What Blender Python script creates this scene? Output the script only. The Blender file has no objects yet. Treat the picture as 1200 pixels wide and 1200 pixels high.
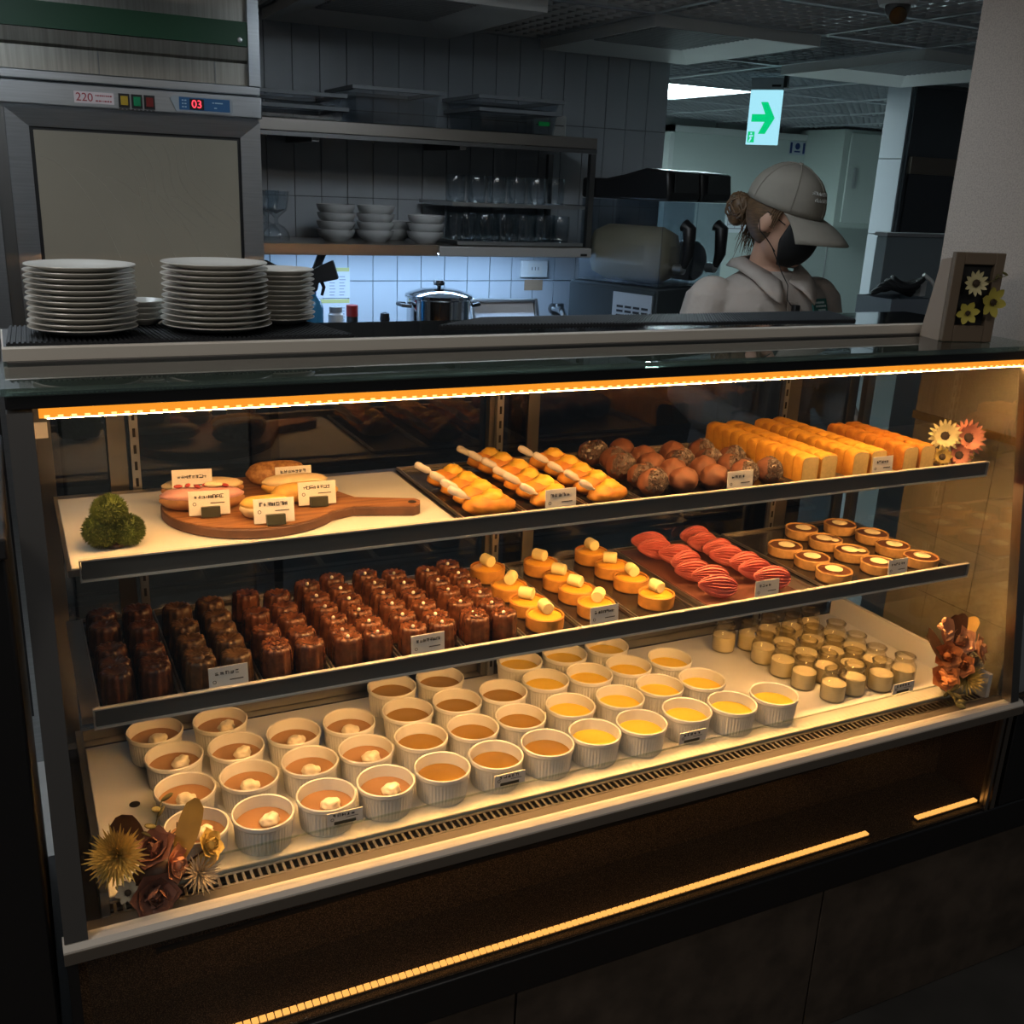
import bpy, bmesh, math, random
from mathutils import Vector, Matrix, noise
PI = math.pi
rnd = random.Random(7)
SC = bpy.context.scene
COL = SC.collection

# ---------------------------------------------------------------- camera, world, exposure
def make_camera():
    yaw, pitch, roll = (math.radians(a) for a in (26.585, 17.813, -2.505))
    f = Vector((math.sin(yaw) * math.cos(pitch), math.cos(yaw) * math.cos(pitch), -math.sin(pitch)))
    r = Vector((math.cos(yaw), -math.sin(yaw), 0))
    d = f.cross(r)
    r2 = r * math.cos(roll) + d * math.sin(roll)
    d2 = d * math.cos(roll) - r * math.sin(roll)
    cd = bpy.data.cameras.new('camera')
    cd.sensor_width = 36.0
    cd.lens = 36.0
    cd.clip_start = 0.02
    co = bpy.data.objects.new('camera', cd)
    COL.objects.link(co)
    u = -d2
    b = -f
    co.matrix_world = Matrix(((r2.x, u.x, b.x, 0), (r2.y, u.y, b.y, 0), (r2.z, u.z, b.z, 1.5), (0, 0, 0, 1)))
    SC.camera = co
make_camera()

w = bpy.data.worlds.new('world')
SC.world = w
w.use_nodes = True
w.node_tree.nodes['Background'].inputs[0].default_value = (0.80, 0.90, 1.0, 1)
w.node_tree.nodes['Background'].inputs[1].default_value = 0.045
SC.view_settings.view_transform = 'Standard'
SC.view_settings.look = 'None'
SC.view_settings.gamma = 1.0
SC.view_settings.exposure = 0.0
SC.view_settings.use_curve_mapping = False
SC.cycles.max_bounces = 10
SC.cycles.transparent_max_bounces = 24
SC.cycles.glossy_bounces = 4
SC.cycles.caustics_reflective = False
SC.cycles.caustics_refractive = False
SC.cycles.sample_clamp_indirect = 4.0

def area_lamp(name, loc, rot, sx, sy, power, col):
    ld = bpy.data.lights.new(name, 'AREA')
    ld.shape = 'RECTANGLE'
    ld.size = sx
    ld.size_y = sy
    ld.energy = power
    ld.color = col
    o = bpy.data.objects.new(name, ld)
    COL.objects.link(o)
    o.location = loc
    o.rotation_euler = rot
    return o
# unseen fill lamps added above and behind the viewer, for ledge and column
area_lamp('hall_fill_lamp', (0.5, -1.2, 2.75), (0, 0, 0), 1.2, 0.6, 15.0, (1.0, 0.89, 0.76))
area_lamp('hall_fill_lamp', (-1.6, 0.4, 2.75), (0, 0, 0), 1.2, 0.6, 24.0, (1.0, 0.92, 0.84))

# ---------------------------------------------------------------- materials
MATS = {}
def mat(name, col=(0.5, 0.5, 0.5), rough=0.5, metal=0.0, noise_s=0, noise_a=0.0, col2=None, emit=None, est=0.0,
        spec=0.5, bump=0.0, bump_s=60, bump_d=0.002, sub=0.0, stretch=None, trans=0.0, voronoi=False, lo=0.35, hi=0.65):
    if name in MATS:
        return MATS[name]
    m = bpy.data.materials.new(name)
    m.use_nodes = True
    nt = m.node_tree
    b = nt.nodes['Principled BSDF']
    b.inputs['Base Color'].default_value = (*col, 1)
    b.inputs['Roughness'].default_value = rough
    b.inputs['Metallic'].default_value = metal
    b.inputs['Specular IOR Level'].default_value = spec
    if sub:
        b.inputs['Subsurface Weight'].default_value = sub
        b.inputs['Subsurface Radius'].default_value = (0.004, 0.002, 0.001)
        b.inputs['Subsurface Scale'].default_value = 1.0
    if trans:
        b.inputs['Transmission Weight'].default_value = trans
    if emit:
        b.inputs['Emission Color'].default_value = (*emit, 1)
        b.inputs['Emission Strength'].default_value = est
    if noise_s or bump:
        tc = nt.nodes.new('ShaderNodeTexCoord')
        mp = nt.nodes.new('ShaderNodeMapping')
        nt.links.new(tc.outputs['Object'], mp.inputs[0])
        if stretch:
            mp.inputs['Scale'].default_value = stretch
    if noise_s:
        if voronoi:
            n = nt.nodes.new('ShaderNodeTexVoronoi')
            n.inputs['Scale'].default_value = noise_s
            src = n.outputs['Distance']
        else:
            n = nt.nodes.new('ShaderNodeTexNoise')
            n.inputs['Scale'].default_value = noise_s
            n.inputs['Detail'].default_value = 5
            src = n.outputs[0]
        nt.links.new(mp.outputs[0], n.inputs['Vector'])
        cr = nt.nodes.new('ShaderNodeValToRGB')
        c2 = col2 or tuple(max(0, c * (1 - noise_a)) for c in col)
        cr.color_ramp.elements[0].position = lo
        cr.color_ramp.elements[1].position = hi
        cr.color_ramp.elements[0].color = (*c2, 1)
        cr.color_ramp.elements[1].color = (*col, 1)
        nt.links.new(src, cr.inputs[0])
        nt.links.new(cr.outputs[0], b.inputs['Base Color'])
    if bump:
        n2 = nt.nodes.new('ShaderNodeTexNoise')
        n2.inputs['Scale'].default_value = bump_s
        n2.inputs['Detail'].default_value = 4
        nt.links.new(mp.outputs[0], n2.inputs['Vector'])
        bp = nt.nodes.new('ShaderNodeBump')
        bp.inputs['Strength'].default_value = bump
        bp.inputs['Distance'].default_value = bump_d
        nt.links.new(n2.outputs[0], bp.inputs['Height'])
        nt.links.new(bp.outputs[0], b.inputs['Normal'])
    MATS[name] = m
    return m

def glassmat(name, tint=(1, 1, 1), base=0.04, rough=0.0, power=5.0):
    """clear pane: transparent with a symmetrical Schlick reflection"""
    m = bpy.data.materials.new(name)
    m.use_nodes = True
    nt = m.node_tree
    for n in list(nt.nodes):
        nt.nodes.remove(n)
    out = nt.nodes.new('ShaderNodeOutputMaterial')
    mix = nt.nodes.new('ShaderNodeMixShader')
    tr = nt.nodes.new('ShaderNodeBsdfTransparent')
    tr.inputs[0].default_value = (*tint, 1)
    gl = nt.nodes.new('ShaderNodeBsdfGlossy')
    gl.inputs['Roughness'].default_value = rough
    lw = nt.nodes.new('ShaderNodeLayerWeight')
    lw.inputs[0].default_value = 0.5
    pw = nt.nodes.new('ShaderNodeMath')
    pw.operation = 'POWER'
    pw.inputs[1].default_value = power
    ma = nt.nodes.new('ShaderNodeMath')
    ma.operation = 'MULTIPLY_ADD'
    ma.inputs[1].default_value = 1 - base
    ma.inputs[2].default_value = base
    nt.links.new(lw.outputs['Facing'], pw.inputs[0])
    nt.links.new(pw.outputs[0], ma.inputs[0])
    nt.links.new(ma.outputs[0], mix.inputs[0])
    nt.links.new(tr.outputs[0], mix.inputs[1])
    nt.links.new(gl.outputs[0], mix.inputs[2])
    nt.links.new(mix.outputs[0], out.inputs[0])
    MATS[name] = m
    return m

def emitmat(name, col, st):
    m = bpy.data.materials.new(name)
    m.use_nodes = True
    nt = m.node_tree
    b = nt.nodes['Principled BSDF']
    b.inputs['Base Color'].default_value = (0, 0, 0, 1)
    b.inputs['Emission Color'].default_value = (*col, 1)
    b.inputs['Emission Strength'].default_value = st
    MATS[name] = m
    return m

glassmat('glass', (0.985, 0.995, 0.99), 0.035)
glassmat('glass_green', (0.90, 0.94, 0.90), 0.06)
glassmat('door_glass', (0.42, 0.44, 0.46), 0.10)
glassmat('end_glass', (0.93, 0.94, 0.92), 0.18)
glassmat('rail_glass', (0.95, 0.95, 0.91), 0.05)
glassmat('glass_top', (0.80, 0.90, 0.86), 0.26)
glassmat('glass_jar', (0.93, 0.90, 0.82), 0.10, power=2.2)
glassmat('glass_mug', (0.90, 0.93, 0.95), 0.05, 0.05, power=3)
glassmat('plastic_clear', (0.84, 0.87, 0.90), 0.07, 0.15)
glassmat('dark_glass', (0.85, 0.82, 0.78), 0.045)
LED = (1.0, 0.51, 0.165)
emitmat('led_emit', LED, 135.0)
emitmat('led_dot', (1.0, 0.70, 0.22), 1.9)
emitmat('led_body', (1.0, 0.32, 0.02), 1.1)
emitmat('led_shelf', LED, 150.0)
emitmat('led_shelf_low', LED, 92.0)
emitmat('led_floor', (1.0, 0.47, 0.11), 1.9)
emitmat('led_floor_dim', (1.0, 0.36, 0.08), 0.8)
emitmat('panel_light', (0.75, 0.95, 1.0), 34.0)
emitmat('aisle_fill', (0.80, 0.91, 1.0), 8.5)  # glow of the unseen panels added over the aisle
emitmat('blue_led', (0.42, 0.66, 1.0), 66.0)
emitmat('exit_white', (0.40, 0.85, 1.0), 0.95)
emitmat('exit_green', (0.0, 0.60, 0.20), 1.0)
emitmat('display_red', (1.0, 0.05, 0.08), 2.0)
mat('steel', (0.55, 0.57, 0.58), 0.32, 1.0, bump=0.03, bump_s=8, stretch=(60, 60, 1))
mat('steel_dark', (0.22, 0.22, 0.22), 0.35, 1.0)
mat('steel_brushed', (0.52, 0.55, 0.58), 0.38, 1.0, noise_s=30, noise_a=0.18, stretch=(0.5, 0.5, 12))
mat('steel_warm', (0.42, 0.38, 0.34), 0.3, 1.0)
mat('alu', (0.62, 0.61, 0.58), 0.38, 0.85)
mat('alu_dark', (0.16, 0.155, 0.15), 0.35, 0.7)
mat('rail_grey', (0.095, 0.088, 0.08), 0.4)
mat('steel_polished', (0.55, 0.56, 0.57), 0.08, 1.0)
m_ = mat('plastic_drop', (0.88, 0.82, 0.76), 0.3)
m_.node_tree.nodes['Principled BSDF'].inputs['Alpha'].default_value = 0.62
mat('edge_pale', (0.62, 0.58, 0.52), 0.4)
mat('black', (0.008, 0.008, 0.009), 0.4)
mat('black_matte', (0.012, 0.012, 0.014), 0.75)
mat('rubber', (0.012, 0.014, 0.018), 0.6)
mat('white_enamel', (0.74, 0.72, 0.68), 0.35)
mat('white_liner', (0.78, 0.76, 0.71), 0.4)
mat('white_plastic', (0.72, 0.72, 0.70), 0.35)
mat('grey_plastic', (0.35, 0.36, 0.37), 0.4)
mat('porcelain', (0.80, 0.78, 0.73), 0.22, sub=0.0)
mat('plate_white', (0.70, 0.68, 0.63), 0.25)
mat('bowl_white', (0.62, 0.63, 0.63), 0.3)
mat('tag_card', (0.80, 0.76, 0.70), 0.6)
mat('ink', (0.05, 0.045, 0.04), 0.7)
mat('tag_dark', (0.055, 0.055, 0.035), 0.3)
mat('tile_white', (0.52, 0.56, 0.60), 0.28)
mat('grout', (0.25, 0.27, 0.29), 0.8)
mat('floor_mat', (0.05, 0.048, 0.045), 0.5, noise_s=6, noise_a=0.3)
mat('base_stone', (0.085, 0.064, 0.048), 0.6, noise_s=14, noise_a=0.45)
mat('granite', (0.46, 0.31, 0.19), 0.4, noise_s=650, col2=(0.045, 0.028, 0.018), lo=0.47, hi=0.70)
mat('column_stone', (0.54, 0.47, 0.41), 0.75, noise_s=420, col2=(0.40, 0.345, 0.30), bump=0.15, bump_s=300, lo=0.3, hi=0.6)
mat('column_tile', (0.50, 0.43, 0.33), 0.35, noise_s=8, noise_a=0.12)
mat('brass', (0.50, 0.36, 0.13), 0.4, 0.7)
mat('wood', (0.42, 0.20, 0.075), 0.45, noise_s=14, col2=(0.20, 0.075, 0.028), stretch=(1, 9, 9), lo=0.3, hi=0.7)
mat('bark_edge', (0.14, 0.06, 0.03), 0.6, noise_s=30, noise_a=0.4)

# ---------------------------------------------------------------- mesh helpers
class MB:
    def __init__(s):
        s.v = []
        s.f = []
    def add(s, vs, fs, M=None):
        n = len(s.v)
        if M is not None:
            vs = [M @ Vector(v) for v in vs]
        s.v += [tuple(v) for v in vs]
        s.f += [tuple(i + n for i in f) for f in fs]
        return s
    def box(s, x0, x1, y0, y1, z0, z1, M=None):
        vs = [(x, y, z) for z in (z0, z1) for y in (y0, y1) for x in (x0, x1)]
        return s.add(vs, [(0, 2, 3, 1), (4, 5, 7, 6), (0, 1, 5, 4), (2, 6, 7, 3), (0, 4, 6, 2), (1, 3, 7, 5)], M)
    def lathe(s, prof, n=32, M=None, mod=None, cap=True):
        """prof: list of (r, z); mod(theta, k, r, z) -> (r, z)"""
        vs = []
        fs = []
        for k, (r, z) in enumerate(prof):
            for i in range(n):
                t = 2 * PI * i / n
                rr, zz = mod(t, k, r, z) if mod else (r, z)
                vs.append((rr * math.cos(t), rr * math.sin(t), zz))
        for k in range(len(prof) - 1):
            for i in range(n):
                j = (i + 1) % n
                fs.append((k * n + i, k * n + j, (k + 1) * n + j, (k + 1) * n + i))
        if cap:
            fs.append(tuple(range(n))[::-1])
            fs.append(tuple((len(prof) - 1) * n + i for i in range(n)))
        return s.add(vs, fs, M)
    def tube(s, pts, rad, n=8, cap=True, flat=None):
        pts = [Vector(p) for p in pts]
        if not hasattr(rad, '__len__'):
            rad = [rad] * len(pts)
        vs = []
        fs = []
        up = None
        for k, p in enumerate(pts):
            t = (pts[min(k + 1, len(pts) - 1)] - pts[max(k - 1, 0)]).normalized()
            if up is None:
                up = Vector((0, 0, 1)) if abs(t.z) < 0.9 else Vector((1, 0, 0))
            a = t.cross(up).normalized()
            b = a.cross(t).normalized()
            up = b
            for i in range(n):
                q = 2 * PI * i / n
                fx, fy = flat if flat else (1, 1)
                vs.append(p + (a * math.cos(q) * fx + b * math.sin(q) * fy) * rad[k])
        for k in range(len(pts) - 1):
            for i in range(n):
                j = (i + 1) % n
                fs.append((k * n + i, k * n + j, (k + 1) * n + j, (k + 1) * n + i))
        if cap:
            fs.append(tuple(range(n))[::-1])
            fs.append(tuple((len(pts) - 1) * n + i for i in range(n)))
        return s.add(vs, fs)
    def loft(s, rings, cap=True):
        """rings: list of equal-length point lists"""
        n = len(rings[0])
        vs = [p for r in rings for p in r]
        fs = []
        for k in range(len(rings) - 1):
            for i in range(n):
                j = (i + 1) % n
                fs.append((k * n + i, k * n + j, (k + 1) * n + j, (k + 1) * n + i))
        if cap:
            fs.append(tuple(range(n))[::-1])
            fs.append(tuple((len(rings) - 1) * n + i for i in range(n)))
        return s.add(vs, fs)
    def sphere(s, c, r, nu=16, nv=10, M=None, fn=None):
        if not hasattr(r, '__len__'):
            r = (r, r, r)
        vs = []
        fs = []
        for k in range(nv + 1):
            ph = PI * k / nv
            for i in range(nu):
                t = 2 * PI * i / nu
                d = Vector((math.sin(ph) * math.cos(t), math.sin(ph) * math.sin(t), math.cos(ph)))
                q = fn(d) if fn else 1.0
                vs.append((c[0] + r[0] * d.x * q, c[1] + r[1] * d.y * q, c[2] + r[2] * d.z * q))
        for k in range(nv):
            for i in range(nu):
                j = (i + 1) % nu
                fs.append((k * nu + i, (k + 1) * nu + i, (k + 1) * nu + j, k * nu + j))
        return s.add(vs, fs, M)
    def prism(s, poly, z0, z1, M=None):
        n = len(poly)
        vs = [(x, y, z0) for x, y in poly] + [(x, y, z1) for x, y in poly]
        fs = [tuple(range(n))[::-1], tuple(range(n, 2 * n))]
        fs += [(i, (i + 1) % n, n + (i + 1) % n, n + i) for i in range(n)]
        return s.add(vs, fs, M)
    def prism_x(s, poly_yz, x0, x1):
        n = len(poly_yz)
        vs = [(x0, y, z) for y, z in poly_yz] + [(x1, y, z) for y, z in poly_yz]
        fs = [tuple(range(n))[::-1], tuple(range(n, 2 * n))]
        fs += [(i, (i + 1) % n, n + (i + 1) % n, n + i) for i in range(n)]
        return s.add(vs, fs)
    def mesh(s, name, m, sharp=32):
        me = bpy.data.meshes.new(name)
        me.from_pydata(s.v, [], s.f)
        me.materials.append(MATS[m])
        me.validate()
        bm = bmesh.new()
        bm.from_mesh(me)
        bmesh.ops.remove_doubles(bm, verts=bm.verts, dist=1e-6)
        bmesh.ops.recalc_face_normals(bm, faces=bm.faces)
        bm.to_mesh(me)
        bm.free()
        me.shade_smooth()
        me.set_sharp_from_angle(angle=math.radians(sharp))
        return me
    def build(s, name, m, parent=None, world=True, sharp=32, bevel=0, loc=None, rot=None):
        me = s.mesh(name, m, sharp)
        return link(name, me, parent, world, bevel, loc, rot)

def link(name, me, parent=None, world=False, bevel=0, loc=None, rot=None):
    o = bpy.data.objects.new(name, me)
    COL.objects.link(o)
    if parent:
        o.parent = parent
        if world:
            p = parent
            t = Vector((0, 0, 0))
            while p:
                t += p.location
                p = p.parent
            o.location = -t
    if loc:
        o.location = loc
    if rot:
        o.rotation_euler = rot
    if bevel:
        b = o.modifiers.new('bevel', 'BEVEL')
        b.width = bevel
        b.segments = 2
        b.limit_method = 'ANGLE'
    return o

def tag(o, label, cat, group=None):
    o['label'] = label
    o['category'] = cat
    if group:
        o['group'] = group
    return o
def struct(o, label=None):
    o['kind'] = 'structure'
    if label:
        o['label'] = label
        o['category'] = label.split()[-1]
    return o
def thing(name, label, cat, loc=(0, 0, 0), rot=(0, 0, 0), group=None):
    o = bpy.data.objects.new(name, None)
    COL.objects.link(o)
    o.empty_display_size = 0.05
    o.location = loc
    o.rotation_euler = rot
    return tag(o, label, cat, group)
def copy_tree(o, parent=None):
    c = o.copy()
    COL.objects.link(c)
    c.parent = parent
    for ch in list(o.children):
        copy_tree(ch, c)
    return c
class Proto:
    """first use places the prototype itself, later uses place copies"""
    def __init__(s, o):
        s.o = o
        s.used = False
    def put(s, loc, rot=(0, 0, 0), label=None, group=None, scale=None):
        o = copy_tree(s.o) if s.used else s.o
        s.used = True
        o.location = loc
        o.rotation_euler = rot
        if label:
            o['label'] = label
        if group:
            o['group'] = group
        if scale:
            o.scale = scale
        return o
ORD = ['first', 'second', 'third', 'fourth', 'fifth', 'sixth', 'seventh', 'eighth', 'ninth', 'tenth', 'eleventh',
       'twelfth', 'thirteenth', 'fourteenth', 'fifteenth']
def T(x, y, z):
    return Matrix.Translation((x, y, z))
def RZ(a):
    return Matrix.Rotation(a, 4, 'Z')
def RX(a):
    return Matrix.Rotation(a, 4, 'X')
def RY(a):
    return Matrix.Rotation(a, 4, 'Y')
def align(d):
    return Vector((0, 0, 1)).rotation_difference(Vector(d).normalized()).to_matrix().to_4x4()
def text_mesh(name, body, size, m, depth=0.0006):
    c = bpy.data.curves.new(name, 'FONT')
    c.body = body
    c.size = size
    c.extrude = depth
    c.align_x = 'CENTER'
    c.align_y = 'CENTER'
    o = bpy.data.objects.new(name, c)
    COL.objects.link(o)
    dg = bpy.context.evaluated_depsgraph_get()
    me = bpy.data.meshes.new_from_object(o.evaluated_get(dg))
    me.name = name
    me.materials.clear()
    me.materials.append(MATS[m])
    bpy.data.objects.remove(o)
    return me

S1, S2, DK = 1.047, 0.853, 0.630       # surfaces of the upper shelf, lower shelf and cold deck
def glass_y(z):
    return 1.10 + 0.1582 * (z - 0.63)

# ---------------------------------------------------------------- the setting
struct(MB().box(-3, 7, -3, 7, -0.05, 0).build('floor', 'floor_mat'), 'dark stone floor')
struct(MB().box(-1.2, 6.2, 1.625, 6.0, 0.0005, 0.006).build('floor_kitchen', mat('kitchen_floor', (0.55, 0.56, 0.55), 0.5, noise_s=5, noise_a=0.1).name), 'pale kitchen bounce floor')  # unseen pale slab, added to bounce aisle light up to the ceiling
# rear kitchen wall: grout backing plus single tiles
wb = struct(MB().box(-1.2, 2.15, 3.225, 3.40, 0, 1.945).build('wall_back', 'grout'), 'tiled kitchen rear wall')
PX, PZ = 0.0825, 0.2545
g = 0.0014
tile_me = MB().box(g, PX - g, -0.006, 0.001, g, PZ - g).mesh('tile', 'tile_white')
for k in range(4):
    for i in range(20):
        link('tile', tile_me, wb, loc=(0.497 + i * PX, 3.225, 0.926 + k * PZ))
# end of the kitchen wall and the far lobby
struct(MB().box(-1.3, -1.2, 1.7, 3.4, 0, 1.945).build('wall_left', 'grout'), 'side wall beyond the fridge')
struct(MB().box(2.15, 7.0, 6.0, 6.1, 0, 2.4).build('wall_far', mat('lobby_wall', (0.50, 0.56, 0.54), 0.6).name), 'pale grey-green lobby wall')
struct(MB().box(6.2, 6.3, 2.0, 6.0, 0, 2.4).build('wall_lobby_side', 'lobby_wall'), 'pale lobby side wall')
for k in range(5):
    MB().box(3.3 + k * 0.55, 3.31 + k * 0.55, 5.994, 6.0, 0, 1.94).build('panel_joint', 'grey_plastic', bpy.data.objects['wall_far'])
dr = thing('door_1', 'pale grey-green flush door in the far lobby wall', 'door', (4.55, 5.9, 0))
dr['kind'] = 'structure'
mat('door_paint', (0.52, 0.60, 0.57), 0.5)
MB().box(4.02, 5.16, 5.93, 5.99, 0, 1.86).build('door_leaf', 'door_paint', dr, bevel=0.004)
MB().box(3.99, 4.025, 5.92, 6.0, 0, 1.90).build('door_frame', mat('door_edge', (0.62, 0.68, 0.66), 0.4).name, dr)
MB().box(3.99, 5.17, 5.92, 6.0, 1.86, 1.90).build('door_frame', 'door_edge', dr)
# white tiled pier with steel cook hood on its near face
pr = thing('wall_pier', 'white tiled pier beside the steel cook hood', 'wall', (3.5, 3.4, 0))
pr['kind'] = 'structure'
MB().box(3.34, 4.6, 3.27, 3.40, 0, 1.944).build('pier_core', 'grout', pr)
tp = MB().box(0, 0.006, 0, 0.126, 0, 0.296).mesh('pier_tile', 'tile_white')
for k in range(6):
    link('tile', tp, pr, loc=(3.334 - 3.5, 3.272 - 3.4, 0.16 + k * 0.3))
tq = MB().box(0, 0.296, -0.006, 0, 0, 0.296).mesh('pier_front_tile', 'steel_dark')
# near column at the customers' right hand
cl = thing('column_right', 'speckled stone column standing beside the pastry case', 'column', (1.8, 1.2, 0))
cl['kind'] = 'structure'
MB().box(1.622, 2.1, 1.135, 1.455, 1.10, 2.6).build('stone_shaft', 'column_stone', cl)
MB().box(1.630, 2.1, 1.142, 1.450, 0.404, 1.085).build('column_core', 'grout', cl)
MB().box(1.618, 2.1, 1.132, 1.458, 1.085, 1.10).build('brass_strip', 'brass', cl)
for k in range(3):
    for r in range(2):
        y1 = 1.452 - k * 0.1
        MB().box(1.622, 1.6295, y1 - 0.0985, y1, 0.405 + r * 0.34, 0.7435 + r * 0.34).build('tile', 'column_tile', cl)
# kitchen ceiling: void above, open lattice panels in T-bars, air conditioners, light panel
struct(MB().box(-1.3, 7, 1.75, 6.1, 2.42, 2.5).build('ceiling', 'black_matte'), 'dark ceiling void')
cg = thing('ceiling_grid', 'open lattice ceiling panels in grey T bars', 'ceiling', (0, 0, 1.945))
cg['kind'] = 'structure'
mat('tbar', (0.42, 0.46, 0.48), 0.5)
mat('lattice', (0.34, 0.37, 0.39), 0.55)
ZC = 1.945
GX = [-0.45, 0.13, 0.73, 1.31, 1.62, 2.2, 2.6, 3.2, 3.8, 4.4, 5.0, 5.6, 6.2]
GY = [1.78, 2.15, 2.52, 3.2, 4.06, 4.75, 5.4, 6.0]
AC = {(2, 2), (4, 2), (6, 2)}
LT = {(6, 4), (5, 5)}
LT2 = {(0, 0), (2, 0)}
for x in GX:
    MB().box(x - 0.010, x + 0.010, GY[0], GY[-1], ZC - 0.004, ZC + 0.02).build('tee_bar', 'tbar', cg)
for y in GY:
    MB().box(GX[0], GX[-1], y - 0.010, y + 0.010, ZC - 0.0045, ZC + 0.018).build('tee_bar', 'tbar', cg)
lat = {}
for i in range(len(GX) - 1):
    for j in range(len(GY) - 1):
        if (i, j) in AC or (i, j) in LT or (i, j) in LT2:
            continue
        if GX[i + 1] < 2.2 and GY[j] > 3.1:
            continue
        w_, d_ = GX[i + 1] - GX[i] - 0.02, GY[j + 1] - GY[j] - 0.02
        key = (round(w_, 3), round(d_, 3))
        if key not in lat:
            b = MB()
            nx, ny = max(4, int(w_ / 0.046)), max(4, int(d_ / 0.046))
            for k in range(nx + 1):
                b.box(k * w_ / nx - 0.0018, k * w_ / nx + 0.0018, 0, d_, 0.002, 0.009)
            for k in range(ny + 1):
                b.box(0, w_, k * d_ / ny - 0.0018, k * d_ / ny + 0.0018, 0.002, 0.009)
            lat[key] = b.mesh('lattice_panel', 'lattice')
        link('lattice_panel', lat[key], cg, loc=(GX[i] + 0.01, GY[j] + 0.01, 0))
def ceiling_light(i, j, label, lm):
    t = thing('ceiling_light', label, 'ceiling light', ((GX[i] + GX[i + 1]) / 2, (GY[j] + GY[j + 1]) / 2, ZC))
    a, b_ = (GX[i + 1] - GX[i]) / 2 - 0.012, (GY[j + 1] - GY[j]) / 2 - 0.012
    f = MB()
    f.box(-a, a, -b_, b_, 0.012, 0.05)
    f.build('housing', 'white_plastic', t, world=False)
    MB().box(-a + 0.015, a - 0.015, -b_ + 0.015, b_ - 0.015, 0.004, 0.011).build('diffuser', lm, t, world=False)
ceiling_light(6, 4, 'square glowing ceiling light panel near the exit sign', 'panel_light')
ceiling_light(5, 5, 'narrow added fill light panel hidden deeper in the lobby', 'panel_light')  # unseen behind the wall end, added to brighten the far lobby
ceiling_light(0, 0, 'square added fill light panel above the aisle before the fridge', 'aisle_fill')  # out of view, added as fill on fridge, plates and shelf
ceiling_light(2, 0, 'narrow added fill light panel above the counter aisle', 'aisle_fill')  # second unseen panel, added for more fill along the aisle
ac_labels = {2: 'ceiling air conditioner cassette above the glass shelf', 4: 'ceiling air conditioner cassette at the end of the tiled wall',
             6: 'ceiling air conditioner cassette above the cook hood aisle'}
for (i, j) in sorted(AC):
    x0, x1, y0, y1 = GX[i] + 0.005, GX[i + 1] - 0.005, GY[j] + 0.005, GY[j + 1] - 0.005
    cx, cy = (x0 + x1) / 2, (y0 + y1) / 2
    t = thing('air_conditioner', ac_labels[i], 'air conditioner', (cx, cy, ZC))
    a, b_ = (x1 - x0) / 2, (y1 - y0) / 2
    MB().box(-a, a, -b_, b_, -0.004, 0.2).build('housing', 'white_plastic', t, world=False, bevel=0.006)
    # four sloped flaps round a recessed grille
    for q in range(4):
        m = MB()
        L0, L1 = 0.995, 0.60
        pts = [(-a * L0, -b_ * L0), (a * L0, -b_ * L0), (a * L1, -b_ * L1), (-a * L1, -b_ * L1)] if q % 2 == 0 else \
              [(a * L0, -b_ * L0), (a * L0, b_ * L0), (a * L1, b_ * L1), (a * L1, -b_ * L1)]
        if q >= 2:
            pts = [(-px, -py) for px, py in pts]
        vs = [(px, py, -0.034 if e < 2 else -0.0075) for e, (px, py) in enumerate(pts)] + [(px, py, -0.0045) for px, py in pts]
        m.add(vs, [(0, 1, 2, 3), (4, 7, 6, 5), (0, 4, 5, 1), (1, 5, 6, 2), (2, 6, 7, 3), (3, 7, 4, 0)])
        m.build('flap', 'white_plastic', t, world=False)
    m = MB()
    for k in range(18):
        yy = -b_ * 0.58 + k * b_ * 1.16 / 17
        m.box(-a * 0.58, a * 0.58, yy - 0.004, yy + 0.004, -0.010, -0.0045)
    m.build('intake_grille', 'grey_plastic', t, world=False)
# foil duct above the lattice
t = tag(MB().tube([(2.40, 2.0, 2.08), (2.40, 2.6, 2.07), (2.40, 3.2, 2.07), (2.42, 3.9, 2.1), (2.4, 4.6, 2.12)], 0.085, 16).build(
    'foil_duct', mat('foil', (0.6, 0.62, 0.64), 0.3, 1.0, bump=1.0, bump_s=45).name), 'crinkled silver foil duct above the ceiling lattice', 'duct')
# counter plinth under the pastry case
pl = thing('counter_plinth', 'dark stone clad plinth with black edge under the pastry case', 'counter', (0.8, 1.3, 0))
MB().box(-0.5, 2.12, 1.132, 1.62, 0, 0.335).build('plinth_core', 'black_matte', pl)
for x0, x1 in ((-0.5, -0.012), (-0.008, 0.598), (0.602, 1.208), (1.212, 1.818), (1.822, 2.12)):
    MB().box(x0, x1, 1.112, 1.131, 0.002, 0.336).build('stone_panel', 'base_stone', pl, bevel=0.001)
MB().box(-0.5, 2.12, 1.098, 1.62, 0.337, 0.402).build('black_edge', 'black', pl, bevel=0.003)
MB().box(1.6195, 2.12, 1.10, 1.130, 0.4025, 0.625).build('end_panel', 'black', pl, bevel=0.002)
# black cabinet on the far side of the case's dark end
t = thing('side_cabinet', 'black cabinet end panel beside the pastry case', 'cabinet', (-0.3, 1.35, 0.402))
MB().box(-0.50, -0.024, 1.14, 1.60, 0.403, 1.10).build('cabinet_body', 'black', t, bevel=0.004)
MB().box(-0.50, -0.022, 1.13, 1.61, 1.101, 1.125).build('cabinet_top', 'black_matte', t, bevel=0.003)

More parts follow.
